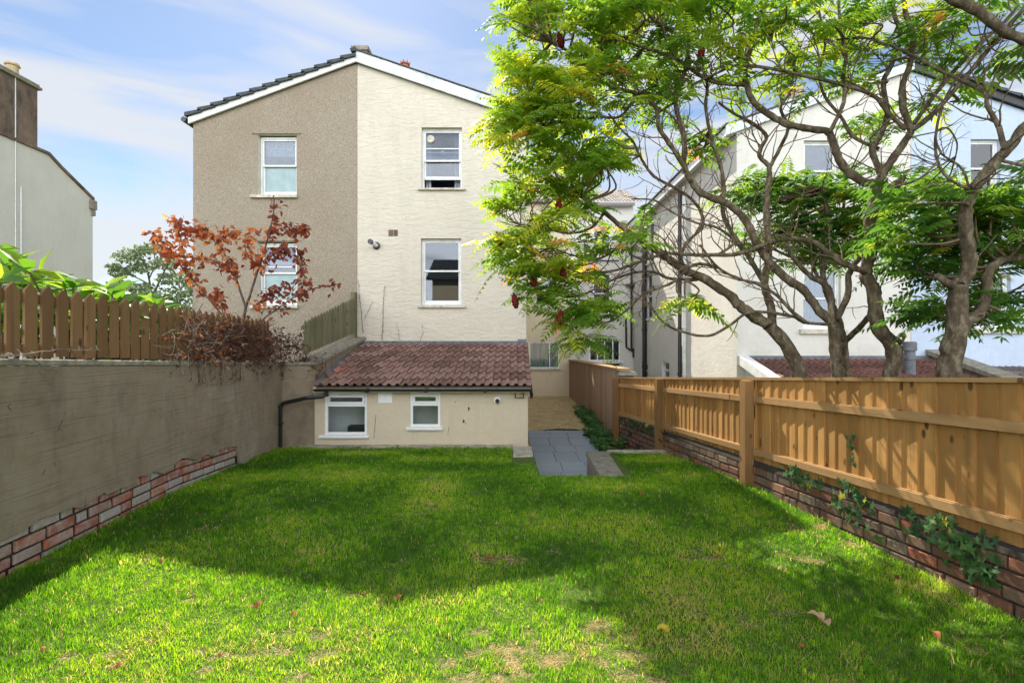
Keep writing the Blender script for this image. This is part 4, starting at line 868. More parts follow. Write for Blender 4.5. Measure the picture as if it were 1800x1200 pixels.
def fronds(p, d, L, droop, rnd, seed, pairs=10):
    """pinnate leaves as leaflet quads: p,d (n,3); L,droop,rnd (n,)"""
    rs = np.random.RandomState(seed); n = len(p); k = pairs; up = np.array([0, 0, 1.0])
    d = nrmz(d); side = nrmz(np.cross(d, up) + 1e-4); roll = rs.uniform(-.7, .7, (n, 1)); upn = nrmz(np.cross(side, d)); side = nrmz(side*np.cos(roll) + upn*np.sin(roll))
    t = np.linspace(.14, .97, k)[None, :, None]
    pos = p[:, None, :] + d[:, None, :]*L[:, None, None]*t; pos = pos + np.array([0, 0, -1.0])*(droop*L)[:, None, None]*t**2
    tan = nrmz(d[:, None, :] + np.array([0, 0, -2.0])*(droop)[:, None, None]*t); sd = side[:, None, :] + tan*0
    V4, R4 = [], []
    prof = np.interp(t[0, :, 0], [0, .2, .55, 1], [.55, .9, 1, .45])[None, :, None]
    for s in (-1, 1):
        fw = rs.uniform(.25, .55, (n, k, 1)); dn = rs.uniform(.0, .45, (n, k, 1))
        ld = nrmz(sd*s + tan*fw + np.array([0, 0, -1.0])*dn); ll = L[:, None, None]*.29*prof*rs.uniform(.85, 1.1, (n, k, 1)); wv = nrmz(tan - ld*np.sum(tan*ld, -1, keepdims=True)); ww = ll*.172
        q = pos + rs.uniform(-.004, .004, pos.shape)
        tip = q + ld*ll + np.array([0, 0, -1.0])*ll*.12
        V4.append(np.stack([q, q + ld*ll*.42 + wv*ww, tip, q + ld*ll*.38 - wv*ww], 2)); R4.append(np.clip(rnd[:, None] + rs.uniform(-.06, .06, (n, k)), 0, 1))
    # terminal leaflet and the rachis strip
    e = pos[:, -1]; tt = tan[:, -1]; ll = (L*.17)[:, None]
    V4.append(np.stack([e, e + tt*ll*.4 + side*ll*.13, e + tt*ll, e + tt*ll*.4 - side*ll*.13], 1)[:, None]); R4.append(rnd[:, None])
    m_ = k//2; w_ = .0035
    for a, b in ((None, m_), (m_, k-1)):
        A = p if a is None else pos[:, a]; B = pos[:, b]; V4.append(np.stack([A - side*w_, A + side*w_, B + side*w_*.6, B - side*w_*.6], 1)[:, None]); R4.append(np.clip(rnd[:, None]*.5+.35, 0, .8))
    vv = np.concatenate([x.reshape(-1, 4, 3) for x in V4]); rr = np.concatenate([x.ravel() for x in R4]); return vv.reshape(-1, 3), np.arange(len(vv)*4).reshape(-1, 4), rr
def crm(pts, k=5):
    pts = [V(p) for p in pts]; out_ = []
    for i in range(len(pts)-1):
        p0, p1, p2, p3 = pts[max(i-1, 0)], pts[i], pts[i+1], pts[min(i+2, len(pts)-1)]
        for j in range(k):
            t = j/k; out_.append(.5*((2*p1) + (p2-p0)*t + (2*p0-5*p1+4*p2-p3)*t*t + (3*p1-p0-3*p2+p3)*t**3))
    out_.append(pts[-1]); return out_
# limbs: tree, depth at start and end, width in picture units at start and end, points
LIMBS = [
 ('A', 6.0, 6.0, 40, 34, [(1424,790),(1412,700),(1407,662),(1387,613),(1353,573)]),
 ('A', 6.0, 6.9, 32, 9, [(1353,573),(1327,557),(1300,537),(1283,520),(1243,493),(1200,473),(1165,449),(1128,423),(1096,401),(1060,372),(1020,345)]),
 ('A', 6.0, 6.3, 24, 13, [(1357,578),(1356,547),(1347,513),(1344,495),(1351,450),(1348,400),(1347,353),(1351,320),(1353,293)]),
 ('A', 6.3, 6.6, 12, 5, [(1353,293),(1334,270),(1347,240),(1323,217),(1290,200),(1262,180)]),
 ('A', 6.3, 6.0, 10, 4, [(1353,293),(1370,262),(1385,225),(1372,190),(1390,160),(1398,100)]),
 ('A', 6.1, 6.6, 14, 6, [(1345,500),(1317,453),(1300,430),(1280,397),(1270,370),(1273,333),(1267,293),(1250,240),(1240,187),(1243,150),(1230,90)]),
 ('B', 5.6, 5.5, 34, 28, [(1478,790),(1474,720),(1473,662),(1468,613),(1465,568)]),
 ('B', 5.5, 5.9, 24, 18, [(1465,568),(1440,547),(1413,510),(1387,493),(1347,453),(1327,420),(1310,387),(1283,360),(1233,340),(1217,320)]),
 ('B', 5.9, 6.3, 17, 8, [(1217,320),(1203,293),(1203,247),(1195,215),(1187,170),(1205,120),(1210,60),(1200,0)]),
 ('B', 5.9, 6.6, 13, 6, [(1217,322),(1190,272),(1160,227),(1152,187),(1120,165),(1075,152),(1045,128),(1000,91),(970,75)]),
 ('B', 5.5, 5.7, 18, 12, [(1470,562),(1490,520),(1493,480),(1510,455),(1527,440)]),
 ('B', 5.5, 6.0, 20, 9, [(1462,565),(1460,520),(1447,497),(1427,487),(1400,460),(1380,430)]),
 ('B', 5.5, 6.4, 8, 5, [(1455,570),(1413,566),(1390,555),(1320,548),(1285,570),(1245,590),(1197,582),(1165,565),(1140,532)]),
 ('B', 5.5, 6.0, 9, 5, [(1418,567),(1390,545),(1367,520),(1333,500),(1300,490),(1262,470),(1230,430)]),
 ('E', 6.8, 6.7, 26, 20, [(1490,790),(1488,720),(1487,662),(1483,600)]),
 ('E', 6.7, 6.9, 18, 12, [(1483,600),(1474,560),(1452,510),(1445,450),(1455,390),(1445,330)]),
 ('E', 6.9, 7.2, 9, 5, [(1452,505),(1430,470),(1445,440),(1475,400),(1485,345),(1490,300)]),
 ('E', 6.7, 5.9, 17, 13, [(1485,600),(1513,573),(1530,553),(1540,535)]),
 ('C', 5.4, 5.3, 44, 32, [(1572,800),(1568,720),(1567,662),(1572,613),(1547,580),(1538,547),(1537,515),(1520,480)]),
 ('C', 5.3, 5.2, 32, 26, [(1520,480),(1527,453),(1537,430),(1527,403),(1534,370),(1540,337),(1537,320)]),
 ('C', 5.2, 5.6, 22, 15, [(1537,320),(1517,320),(1483,293),(1467,260),(1457,233),(1433,228),(1387,220),(1350,200),(1323,177),(1310,143)]),
 ('C', 5.6, 5.6, 14, 9, [(1310,143),(1312,110),(1323,77),(1333,33),(1347,0),(1350,-50)]),
 ('C', 5.6, 6.8, 10, 4, [(1310,150),(1250,143),(1200,112),(1170,96),(1107,75),(1072,51),(1059,27),(1050,0)]),
 ('C', 5.6, 6.6, 9, 4, [(1312,107),(1280,83),(1250,62),(1205,53),(1163,48),(1147,35),(1120,0)]),
 ('C', 5.2, 5.0, 24, 17, [(1540,325),(1560,293),(1583,260),(1603,230)]),
 ('C', 5.0, 5.2, 18, 9, [(1603,230),(1588,190),(1587,150),(1600,110),(1605,67),(1593,27),(1587,-20),(1595,-90)]),
 ('C', 5.0, 4.6, 14, 10, [(1603,230),(1633,207),(1683,153),(1733,93),(1767,53),(1810,5)]),
 ('C', 5.0, 4.8, 11, 7, [(1606,218),(1633,180),(1683,117),(1720,80),(1767,37),(1790,10)]),
 ('C', 5.2, 5.5, 17, 8, [(1550,310),(1533,263),(1547,240),(1560,200),(1553,147),(1570,107),(1583,60),(1570,20),(1575,-30)]),
 ('C', 5.0, 5.8, 11, 5, [(1592,228),(1560,197),(1537,170),(1490,152),(1413,133),(1367,123),(1300,115),(1262,128),(1215,150)]),
 ('C', 5.2, 5.4, 10, 6, [(1459,232),(1483,180),(1483,133),(1487,93),(1477,50),(1475,0),(1480,-40)]),
 ('C', 5.3, 5.7, 17, 8, [(1522,477),(1500,470),(1467,453),(1433,427),(1400,420),(1367,422),(1300,445),(1260,448),(1200,447),(1170,444)]),
 ('C', 5.7, 6.5, 8, 3, [(1170,444),(1133,457),(1096,471),(1069,477),(1020,480)]),
 ('C', 5.3, 5.8, 9, 4, [(1545,262),(1500,240),(1478,205),(1450,170),(1440,130),(1450,80),(1440,20)]),
 ('D', 4.7, 4.6, 66, 42, [(1662,830),(1664,740),(1667,660),(1677,603),(1683,537),(1685,500)]),
 ('D', 4.6, 4.4, 38, 28, [(1685,500),(1704,470),(1700,430),(1697,397),(1700,357),(1710,333)]),
 ('D', 4.4, 4.1, 28, 24, [(1710,333),(1747,287),(1773,260),(1800,225),(1840,180),(1880,120)]),
 ('D', 4.6, 4.8, 30, 18, [(1682,575),(1720,553),(1733,520),(1735,487),(1755,460),(1800,450),(1860,430)]),
 ('D', 4.2, 4.3, 14, 8, [(1767,262),(1753,217),(1737,190),(1733,163)]),
 ('D', 4.3, 5.4, 9, 4, [(1733,163),(1693,143),(1650,123),(1603,97),(1550,75),(1517,67),(1470,70)]),
 ('D', 4.4, 4.6, 7, 4, [(1703,333),(1667,313),(1647,280),(1645,240),(1655,190),(1680,140),(1712,100),(1730,60)]),
 ('D', 4.4, 4.5, 5, 3, [(1705,335),(1690,295),(1655,270),(1645,235),(1665,225),(1682,250),(1680,275)]),
 ('D', 4.4, 4.5, 5, 3, [(1650,282),(1620,312),(1585,325),(1560,330)]),
 ('D', 4.0, 4.2, 20, 30, [(1860,130),(1830,95),(1800,72),(1760,53),(1720,20),(1680,0),(1640,-30)]),
 ('C', 5.8, 6.6, 7, 3, [(1262,448),(1290,425),(1260,400),(1225,392),(1180,372),(1150,352),(1110,350)]),
 ('A', 6.4, 6.9, 10, 4, [(1210,480),(1197,455),(1205,430),(1235,395),(1225,360),(1195,335),(1150,310),(1128,280),(1112,248),(1093,229),(1070,200)]),
 ('A', 6.5, 7.0, 8, 3, [(1240,490),(1180,490),(1150,478),(1110,480),(1066,497),(1020,520),(985,520)]),
 ('B', 6.1, 6.8, 8, 3, [(1262,470),(1220,465),(1185,495),(1133,516),(1107,540),(1075,564),(1043,567),(1010,575)]),
 ('A', 6.6, 7.0, 7, 3, [(1100,404),(1085,435),(1050,455),(1010,450),(970,435)]),
 ('A', 6.7, 7.1, 7, 3, [(1062,374),(1040,400),(1000,410),(950,400),(915,395)]),
 ('B', 6.4, 7.0, 7, 3, [(1120,165),(1090,205),(1050,205),(1010,215),(965,210),(930,190)]),
]
TB = {'A': (1407, 5.7), 'B': (1474, 5.6), 'C': (1567, 5.4), 'D': (1668, 4.7), 'E': (1487, 6.8)}
LAB = {'A': 'bare limbed sumac tree leaning left, leftmost trunk behind the fence', 'B': 'sumac tree with straight slim forked trunk, second from the left behind the fence',
       'E': 'slender sumac stem with dense dark leaves standing just behind the forked trunk', 'C': 'sumac tree with crooked trunk and long limbs reaching across, in front of the grey flue',
       'D': 'thickest sumac tree with gnarled lichen covered trunk near the right edge'}
trees = {k: thing('sumac_tree', (PX(v[0], v[1]), v[1], -.06), LAB[k], 'tree', 'sumac trees behind the timber fence') for k, v in TB.items()}
wood = {k: MB() for k in TB}; twig = {k: MB() for k in TB}; nodes = []
rt = random.Random(21)
def twigrec(tree, p, d, L, r, lev):
    n = max(3, int(L/.07)); pts = [p]; d = d.normalized(); step = L/n; bend = V((rt.uniform(-.25, .25), rt.uniform(-.25, .25), rt.uniform(-.05, .3)))
    for i in range(n):
        d = (d + bend*.5 + V((rt.gauss(0, .16), rt.gauss(0, .16), rt.gauss(0, .16)))).normalized(); pts.append(pts[-1] + d*step)
        if lev > 0 and i > 0 and rt.random() < .34:
            sd = V((rt.gauss(0, 1), rt.gauss(0, 1), rt.gauss(0, 1))).normalized(); twigrec(tree, pts[-1], d*.7 + sd*.8, L*rt.uniform(.35, .6), r*.6, lev-1)
    twig[tree].tube(pts, [r*(1-.6*i/n) for i in range(n+1)], 4 if lev else 3, cap=False); return pts[-1]
def rz(Z, tr): return Z if tr in 'DE' or Z < 5.6 else 5.6 + (Z-5.6)*.25
for (tr, z0, z1, w0, w1, pts) in LIMBS:
    z0, z1 = rz(z0, tr), rz(z1, tr); k = len(pts); P3_ = []
    for i, (a, b) in enumerate(pts): P3_.append(P(a, b, z0 + (z1-z0)*i/(k-1)))
    sm = crm(P3_, 5); n = len(sm); rad = []
    for i, q in enumerate(sm):
        t = i/(n-1); wpx = w0 + (w1-w0)*t; r = wpx*(.64 if wpx > 14 else .64 + (14-wpx)*.016)/2/F*q.y; r *= 1 + .06*math.sin(i*1.9) + rt.uniform(-.05, .05)
        if i % 5 == 0 and 0 < i < n-1: r *= 1.05
        rad.append(r); sm[i] = q + V((rt.uniform(-1, 1), rt.uniform(-1, 1), rt.uniform(-1, 1)))*r*.12
    wood[tr].tube(sm, rad, 12 if w0 > 20 else 7, r=rt.random())
    for i, q in enumerate(sm):
        t = i/(n-1); nodes.append((tr, q, rad[i]))
        x_ = 900 + q.x/q.y*F; y_ = 600 - (q.z-EYE)/q.y*F
        pr = .30 if (w0 < 18 and y_ < 560) else (.10 if y_ < 500 else .0)
        if x_ < 1420 and w0 < 26: pr *= 1.5
        if rt.random() < pr:
            tn = (sm[min(i+1, n-1)] - sm[max(i-1, 0)]).normalized(); sd = tn.cross(V((rt.gauss(0, 1), rt.gauss(0, 1), rt.gauss(0, 1)))).normalized()
            twigrec(tr, q, sd*.8 + tn*.5 + V((-.1, 0, .35)), rt.uniform(.25, .75), min(rad[i]*.5, .0085), 2 if rt.random() < .4 else 1)
# stubs on trunks
for (px, py, dx, dy, Z, tr) in ((1578, 600, 11, -12, 5.3, 'C'), (1575, 325, 14, -14, 5.2, 'C'), (1680, 505, -34, -22, 4.6, 'D')):
    wood[tr].tube([P(px, py, Z), P(px+dx*.6, py+dy*.5, Z), P(px+dx, py+dy, Z)], [.05, .032, .026], 8)
# leaf rosettes: centre x, y, half widths (picture units), depth, depth spread, count, own tree or None
BL = [(945,45,55,50,6.8,.5,9,None,0),(1040,40,60,50,6.6,.6,10,None,0),(1135,35,60,45,6.4,.6,8,None,0),(925,140,38,45,6.9,.4,7,None,0),(1000,140,60,55,6.8,.6,10,None,0),(1085,130,50,50,6.5,.6,6,None,0),
 (908,215,38,35,7.0,.4,7,None,0),(960,235,55,50,6.8,.5,9,None,0),(1040,245,55,50,6.8,.6,7,None,0),(950,320,50,40,6.9,.5,7,None,0),(1030,320,45,45,6.8,.5,6,None,0),(896,372,22,12,6.9,.3,3,None,0),(1000,385,50,30,6.8,.5,5,None,0),
 (895,435,32,28,6.8,.4,5,None,0),(950,440,50,45,6.8,.5,7,None,0),(945,500,42,28,6.8,.4,5,None,0),(1010,490,30,30,6.8,.4,4,None,0),(1000,550,26,26,6.6,.3,3,None,0),(1035,545,25,22,6.6,.3,3,None,0),(1020,590,18,16,6.5,.2,3,None,0),
 (1090,420,40,30,6.7,.4,3,None,0),(1215,530,30,12,6.2,.2,2,'A',1),(1245,30,55,40,6.2,.6,8,None,0),(1330,40,60,50,6.0,.6,8,None,0),(1420,45,60,50,5.8,.6,7,None,1),(1500,60,60,50,5.5,.5,6,None,1),(1580,60,50,50,5.2,.4,5,None,1),(1660,90,50,50,5.0,.4,4,None,1),
 (1240,130,60,35,6.4,.5,4,None,0),(1330,135,60,30,6.2,.5,4,None,0),(1420,120,50,40,6.0,.5,4,None,1),(1660,30,50,30,5.0,.4,3,None,1),(1520,150,50,30,5.6,.4,2,None,1),(1645,175,35,30,5.2,.3,2,None,1),
 (1170,90,50,40,6.8,.5,4,None,0),(1150,180,50,40,6.9,.5,4,None,0),(1230,250,40,30,6.9,.5,2,None,0),
 (1330,335,50,30,7.2,.3,6,'E',1),(1400,345,60,40,7.2,.4,9,'E',1),(1470,350,60,45,7.2,.4,9,'E',1),(1440,410,75,40,7.1,.4,11,'E',1),(1350,400,45,35,7.2,.3,5,'E',1),(1500,430,50,40,7.0,.4,6,'E',1),(1530,350,35,50,7.0,.3,5,'E',1),(1520,230,30,30,6.8,.3,2,'E',1),(1400,450,60,15,7.2,.3,3,'E',1),
 (1640,360,60,30,5.0,.3,6,'D',1),(1740,380,50,35,5.0,.3,6,'D',1),(1640,430,60,35,5.1,.4,7,'D',1),(1720,440,50,40,5.2,.3,6,'D',1),(1785,440,30,50,4.9,.3,4,'D',1),(1620,490,45,25,5.0,.3,3,'D',1),(1645,545,35,15,4.9,.2,3,'D',1),(1715,560,35,20,5.0,.2,3,'D',1),(1770,510,30,25,5.0,.2,2,'D',1),(1600,320,30,20,5.3,.3,2,'D',1),
 # above the frame: the top of the canopy, which throws the dapples on the lawn
 (1000,-60,90,60,6.8,.8,9,None,0),(1150,-80,90,60,6.5,.8,8,None,0),(1300,-90,90,70,6.2,.8,10,None,0),(1450,-100,90,70,5.8,.8,9,None,1),(1600,-110,90,70,5.4,.7,8,None,1),(1720,-80,70,60,4.9,.5,5,None,1),(1850,60,60,80,4.6,.5,5,'D',1),(1880,330,60,80,4.6,.4,4,'D',1)]
FR = {k: [[], [], [], [], []] for k in TB}; rb = random.Random(33)
for (cx, cy, hx, hy, Z, dz, cnt, own, deep) in BL:
    Z = rz(Z, own or 'A')
    for _ in range(int(cnt*(1.7 if cy > 200 and 1025 < cx < 1180 else 1.35 if cy > 0 and cx < 1180 else .85 if cy < 200 and cx > 1180 and cy > 0 else 1.25 if cy > 0 else .45)+.5)):
        while True:
            u, v_, s_ = rb.uniform(-1, 1), rb.uniform(-1, 1), rb.uniform(-1, 1)
            if u*u+v_*v_ < 1.1: break
        c = P(cx + hx*u, cy + hy*v_, Z + dz*s_)
        best = min((nd for nd in nodes if (own is None or nd[0] == own) and nd[2] < .06), key=lambda nd: (nd[1]-c).length + max(0, nd[1].z-c.z)*.3)
        tr, q, r0 = best; dirn = (c-q); L = dirn.length
        if L > .12:
            mid = q.lerp(c, .5) + V((rb.gauss(0, .1), rb.gauss(0, .1), -.10*L)); pts = crm([q, mid, c], 5); twig[tr].tube(pts, [min(r0*.8, .014)*(1-.6*i/10) + .002 for i in range(11)], 5, cap=False)
        ax = (dirn.normalized() if L > .05 else V((0, 0, 1))) + V((0, 0, .3)); nf = rb.randint(5, 7); tone = rb.random(); a0 = rb.random()*6.28
        for k in range(nf):
            an = a0 + k*2.4; h = V((math.cos(an), math.sin(an), rb.uniform(-.1, .7))) + ax*.45
            if deep: rv = rb.uniform(.0, .92)
            else:
                rv = rb.uniform(.15, .95)*(.55+.45*tone); yel = (c.x < .75)*.15; rv = min(.88, rv + yel)
            if rb.random() < .018: rv = 1.0
            G = FR[tr]; G[0].append(tuple(c + V((rb.uniform(-.04, .04), rb.uniform(-.04, .04), rb.uniform(-.05, .05))))); G[1].append(tuple(h)); G[2].append(rb.uniform(.40, .62)*(.92 if own in ('D', 'E') else .84)); G[3].append(rb.uniform(.15, .75)); G[4].append(rv)
for i, k in enumerate(TB):
    W_, T_ = wood[k], twig[k]; nb = len(W_.v); W_.v += T_.v; W_.f += [tuple(i_+nb for i_ in f_) for f_ in T_.f]; W_.r += T_.r; W_.m += [1]*len(T_.f); W_.build('trunk', [m_bark, m_twig], trees[k], True)
    G = [np.array(x, float) for x in FR[k]]
    if len(G[0]):
        vv, ff, rr = fronds(G[0], G[1], G[2], G[3], G[4], 5+i); npmesh('crown', vv, ff, rr, m_sumacd if k in 'DE' else m_sumac, trees[k])
# dark red fruit cones
cones = [(1038,172,6.6,'B'),(953,237,6.7,'B'),(973,228,6.7,'B'),(1028,294,6.7,'A'),(982,360,6.7,'A'),(990,482,6.7,'A'),(938,490,6.7,'A'),(985,556,6.5,'B'),(905,528,6.7,'A'),(878,420,6.7,'A'),(985,70,6.5,'B'),(1352,48,5.6,'C'),(1233,90,6.1,'C')]
for (px, py, Z, tr) in cones:
    Z = rz(Z, tr) - .15; c = P(px, py, Z); d = V((rb.uniform(-.5, .2), 0, 1)).normalized(); mb = MB(); L = .18; pr = []
    for i in range(9): t = i/8; pr.append((.040*math.sin(math.pi*min(1, t*.9+.12))**.7*(1+.12*(-1)**i), L*(t-.5)))
    pr[-1] = (.004, L*.52); mb.lathe(c, pr, 9, tuple(d)); mb.build('fruit_cone', m_cone, trees[tr], True)

# ------------------------------------------------------------------ broad leaves (single blades folded along the midrib)
def leafcards(items, seed=1, fold=.35, curl=.25):
    """items: (p, dir, normal, length, width, rnd) -> verts, quads, rnd; each leaf is 2x3 quads"""
    Pp = np.array([i[0] for i in items], float); D = nrmz(np.array([i[1] for i in items], float)); N = np.array([i[2] for i in items], float)
    L = np.array([i[3] for i in items], float)[:, None]; W = np.array([i[4] for i in items], float)[:, None]; Rr = np.array([i[5] for i in items], float)
    S = nrmz(np.cross(D, N) + 1e-5); N = nrmz(np.cross(S, D)); rows = []
    for t, w in ((0, .06), (.28, .85), (.62, 1.0), (1.0, .04)):
        c = Pp + D*L*t - N*L*curl*t*t; e = S*W*.5*w; f_ = N*W*.5*w*fold; rows.append((c - e + f_, c, c + e + f_))
    n = len(items); vs = np.stack([x for r in rows for x in r], 1).reshape(-1, 3); q = []
    for j in range(3):
        for i in range(2): a = j*3+i; q.append([a, a+1, a+4, a+3])
    q = np.array(q); faces = (np.arange(n)[:, None, None]*12 + q[None]).reshape(-1, 4); return vs, faces, np.repeat(Rr, 6)
def rv3(r, z=1.0): return V((r.gauss(0, 1), r.gauss(0, 1), r.gauss(0, 1)*z)).normalized()
# copper leaved shrub
r4 = random.Random(4)
cs = thing('copper_leaved_shrub', tuple(P(430, 620, 8.3)), 'slender shrub with orange and dark red leaves rising behind the picket fence', 'shrub')
SH = [(8.3,8.3,9,6,[(418,640),(424,590),(432,540),(440,520)]),(8.3,8.4,6,3,[(436,530),(450,485),(460,455),(472,415),(480,380),(482,350)]),(8.3,8.2,6,3,[(432,540),(420,505),(410,475),(395,448),(380,420),(360,400)]),
 (8.3,8.1,4,2,[(410,475),(385,460),(350,455),(320,450),(290,440)]),(8.3,8.0,5,2,[(395,560),(375,535),(350,505),(330,480),(300,450),(280,430)]),(8.0,8.0,3,1.5,[(330,480),(320,430),(312,400),(302,382)]),(8.1,8.0,3,1.5,[(300,450),(285,425),(272,412)]),
 (8.3,8.3,3,1.5,[(455,470),(440,455),(430,430),(440,410)]),(8.4,8.4,3,1.5,[(472,410),(500,400),(525,402),(540,405)]),(8.3,8.6,5,2,[(450,590),(462,562),(485,545),(505,530),(530,515),(560,505),(592,500)]),(8.4,8.6,3,1.5,[(530,515),(535,485),(530,460),(525,440)]),
 (8.3,8.5,3,1.5,[(450,535),(470,520),(490,508),(510,500)]),(8.3,8.4,2.5,1.5,[(456,462),(475,450),(495,440),(505,430)]),(8.3,8.2,3,1.5,[(392,560),(390,530),(384,512)]),(8.2,8.2,3,1.5,[(360,402),(345,408),(325,412)]),(8.2,8.2,3,1.5,[(380,420),(400,412),(410,405)])]
mb = MB(); its = []
for (z0, z1, w0, w1, pts) in SH:
    k = len(pts); sm = crm([P(a, b, z0+(z1-z0)*i/(k-1)) for i, (a, b) in enumerate(pts)], 5); n = len(sm); mb.tube(sm, [(w0+(w1-w0)*i/(n-1))*.7/2/F*8.3 for i in range(n)], 5)
    if w0 >= 9: continue
    for i, q in enumerate(sm):
        if i < n*.3 and w0 > 4: continue
        for _ in range(8 if w0 <= 4 else 4):
            if r4.random() < .25: continue
            base = q + rv3(r4)*r4.uniform(0, .17); x_ = 900 + base.x/base.y*F; red = (x_ > 470) or base.z < 3.0 and r4.random() < .5
            rn = r4.uniform(0, .45) if red else r4.uniform(.3, 1); d = rv3(r4, .7) + V((0, 0, -.55)); L = r4.uniform(.065, .12); its.append((tuple(base), tuple(d), tuple(rv3(r4) + V((0, -.4, .6))), L, L*.62, rn))
            if r4.random() < .3: mb.tube([q, base], .0025, 3, cap=False)
mb.build('stems', m_dtwig, cs, True); vs, fs, rs_ = leafcards(its); npmesh('foliage', vs, fs, rs_, m_copper, cs, smooth=True)
# tangled dead bramble over the wall and pickets
br = thing('dead_bramble', (-3.95, 7.6, 1.35), 'tangled mass of dead purplish bramble stems draped over the wall and pickets', 'bramble')
r5 = random.Random(9); mb = MB(); its = []
def brtop(px): return float(np.interp(px, [285, 310, 340, 380, 430, 480, 530, 552, 572], [600, 560, 545, 560, 565, 572, 588, 610, 640]))
for i in range(800):
    px = r5.triangular(292, 578, 450); tp = brtop(px) + abs(r5.gauss(0, 12)); py = r5.uniform(tp, 640 if px < 540 else 665); s_ = (px-900)/F; y = 3.327/(-s_-.0884); y = min(y, 9.35)
    c = P(px, py, y - r5.uniform(-.1, .22)); d = rv3(r5, .6)*V((.6, 1, .8)); L = r5.uniform(.15, .45); pts = [c - d*L*.5]
    for k in range(5): d = (d + rv3(r5)*.45).normalized(); pts.append(pts[-1] + d*L/5)
    mb.tube(pts, r5.uniform(.0022, .0045), 3, r=r5.random(), cap=False)
    for k in range(3):
        p = pts[r5.randint(0, 5)] + rv3(r5)*.02; rn = r5.uniform(.5, 1) if (px < 400 and r5.random() < .75) else r5.uniform(0, .35); its.append((tuple(p), tuple(rv3(r5) + V((0, 0, -.4))), tuple(rv3(r5)), r5.uniform(.03, .075), r5.uniform(.015, .035), rn))
for i in range(46):           # hanging strands on the wall face
    px = r5.uniform(320, 560); s_ = (px-900)/F; y = min(3.327/(-s_-.0884), 9.1); p = LWp(y, capL(y)+.02, r5.uniform(.04, .10)); pts = [p]; d = V((r5.uniform(-.1, .1), r5.uniform(-.4, .4), -1))
    for k in range(5): d = (d + rv3(r5)*.35 + V((0, 0, -.2))).normalized(); pts.append(pts[-1] + V((0, d.y, d.z))*r5.uniform(.03, .08))
    mb.tube(pts, .0025, 3, cap=False)
    if r5.random() < .5: its.append((tuple(pts[-1]), (r5.uniform(-.3, .3), .3, -1), (1, 0, .2), .06, .035, r5.uniform(0, .3)))
mb.build('stems', m_dtwig, br); vs, fs, rs_ = leafcards(its, curl=.5); npmesh('dead_leaves', vs, fs, rs_, m_deadleaf, br)
# light dead stems in the heap
mb = MB()
for i in range(70):
    px = r5.uniform(290, 420); tp = brtop(px); py = r5.uniform(tp+10, 630); y = 3.327/(-(px-900)/F-.0884); c = P(px, py, y-.16); d = rv3(r5); pts = [c]
    for k in range(6): d = (d + rv3(r5)*.4).normalized(); pts.append(pts[-1] + d*r5.uniform(.03, .06))
    mb.tube(pts, .0035, 3, cap=False)
mb.build('pale_stems', m_ltwig, br)
# broad leaved shrub behind the pickets
bs = thing('broad_leaved_shrub', (-4.6, 5, .55), 'bright green large leaved shrub crowding behind the brown picket fence', 'shrub')
r6 = random.Random(12); its = []; mb = MB(); tops = [0, 60, 85, 120, 160, 200, 250, 300, 345]; tv = [470, 478, 488, 492, 508, 512, 520, 545, 560]
def rosette(c, n, L, w, rlo, rhi, its, r, updir=.5, root=None):
    for k in range(n):
        an = k*2.4 + r.random(); d = V((math.cos(an), math.sin(an), r.uniform(.0, .8)*updir*2)); l = L*r.uniform(.7, 1.15); its.append((tuple(c), tuple(d), (r.uniform(-.3, .5), r.uniform(-.9, .1), 1), l, l*w, r.uniform(rlo, rhi)))
for i in range(95):
    px = r6.uniform(-60, 335); py = float(np.interp(px, tops, tv)) + (r6.random()**1.2)*130; y = 3.327/(-(px-900)/F-.0884) + r6.uniform(.35, 1.1)
    if px < 0: y = max(y, 3.6)
    c = P(px, py, y); rosette(c, r6.randint(4, 6), .26, .42, .1, 1.0, its, r6, 1.0)
    mb.tube([c, c + V((r6.uniform(-.1, .1), r6.uniform(0, .2), -.35)), V((c.x + r6.uniform(-.3, .1), c.y + .2, .55))], [.008, .012, .018], 5, cap=False)
for (px, py, y, dx, dz) in ((-25, 442, 4.3, 1, .35), (8, 485, 4.4, .9, .55), (72, 492, 4.4, .1, 1), (130, 505, 4.9, .9, .3), (60, 500, 4.3, -.8, .5)):
    c = P(px, py, y); its.append((tuple(c), (dx, -.2, dz), (-.2, -.6, .7), .27, .10, .8)); its.append((tuple(c), (dx*.4-.5, -.3, dz*.5), (0, -.5, .8), .24, .09, .9))
mb.build('stems', m_twig, bs, True); vs, fs, rs_ = leafcards(its, fold=.25, curl=.35); npmesh('foliage', vs, fs, rs_, m_bigleaf, bs, smooth=True)
# distant tree
dt = thing('distant_tree', tuple(P(262, 640, 52)), 'tall airy broadleaf tree in the far distance between the pale building and the gable', 'tree')
r7 = random.Random(2); mb = MB(); its = []; Zt = 52
DL = [(9,7,[(268,640),(268,590),(267,550),(266,520)]),(6,3,[(266,520),(262,490),(255,465),(240,445),(225,438)]),(6,3,[(267,525),(280,495),(292,470),(300,450)]),(5,2,[(263,500),(240,488),(215,478),(198,470)]),(5,2,[(268,550),(240,535),(210,520),(185,508)]),(5,2,[(268,560),(290,540),(315,525),(335,515)]),(4,2,[(262,490),(272,465),(270,440)])]
ends = []
for (w0, w1, pts) in DL:
    k = len(pts); sm = crm([P(a, b, Zt + r7.uniform(-1, 1)) for a, b in pts], 4); n = len(sm); mb.tube(sm, [(w0+(w1-w0)*i/(n-1))/2/F*Zt*.6 for i in range(n)], 6); ends += sm[n//3:]
mb.build('trunk', m_bark, dt, True)
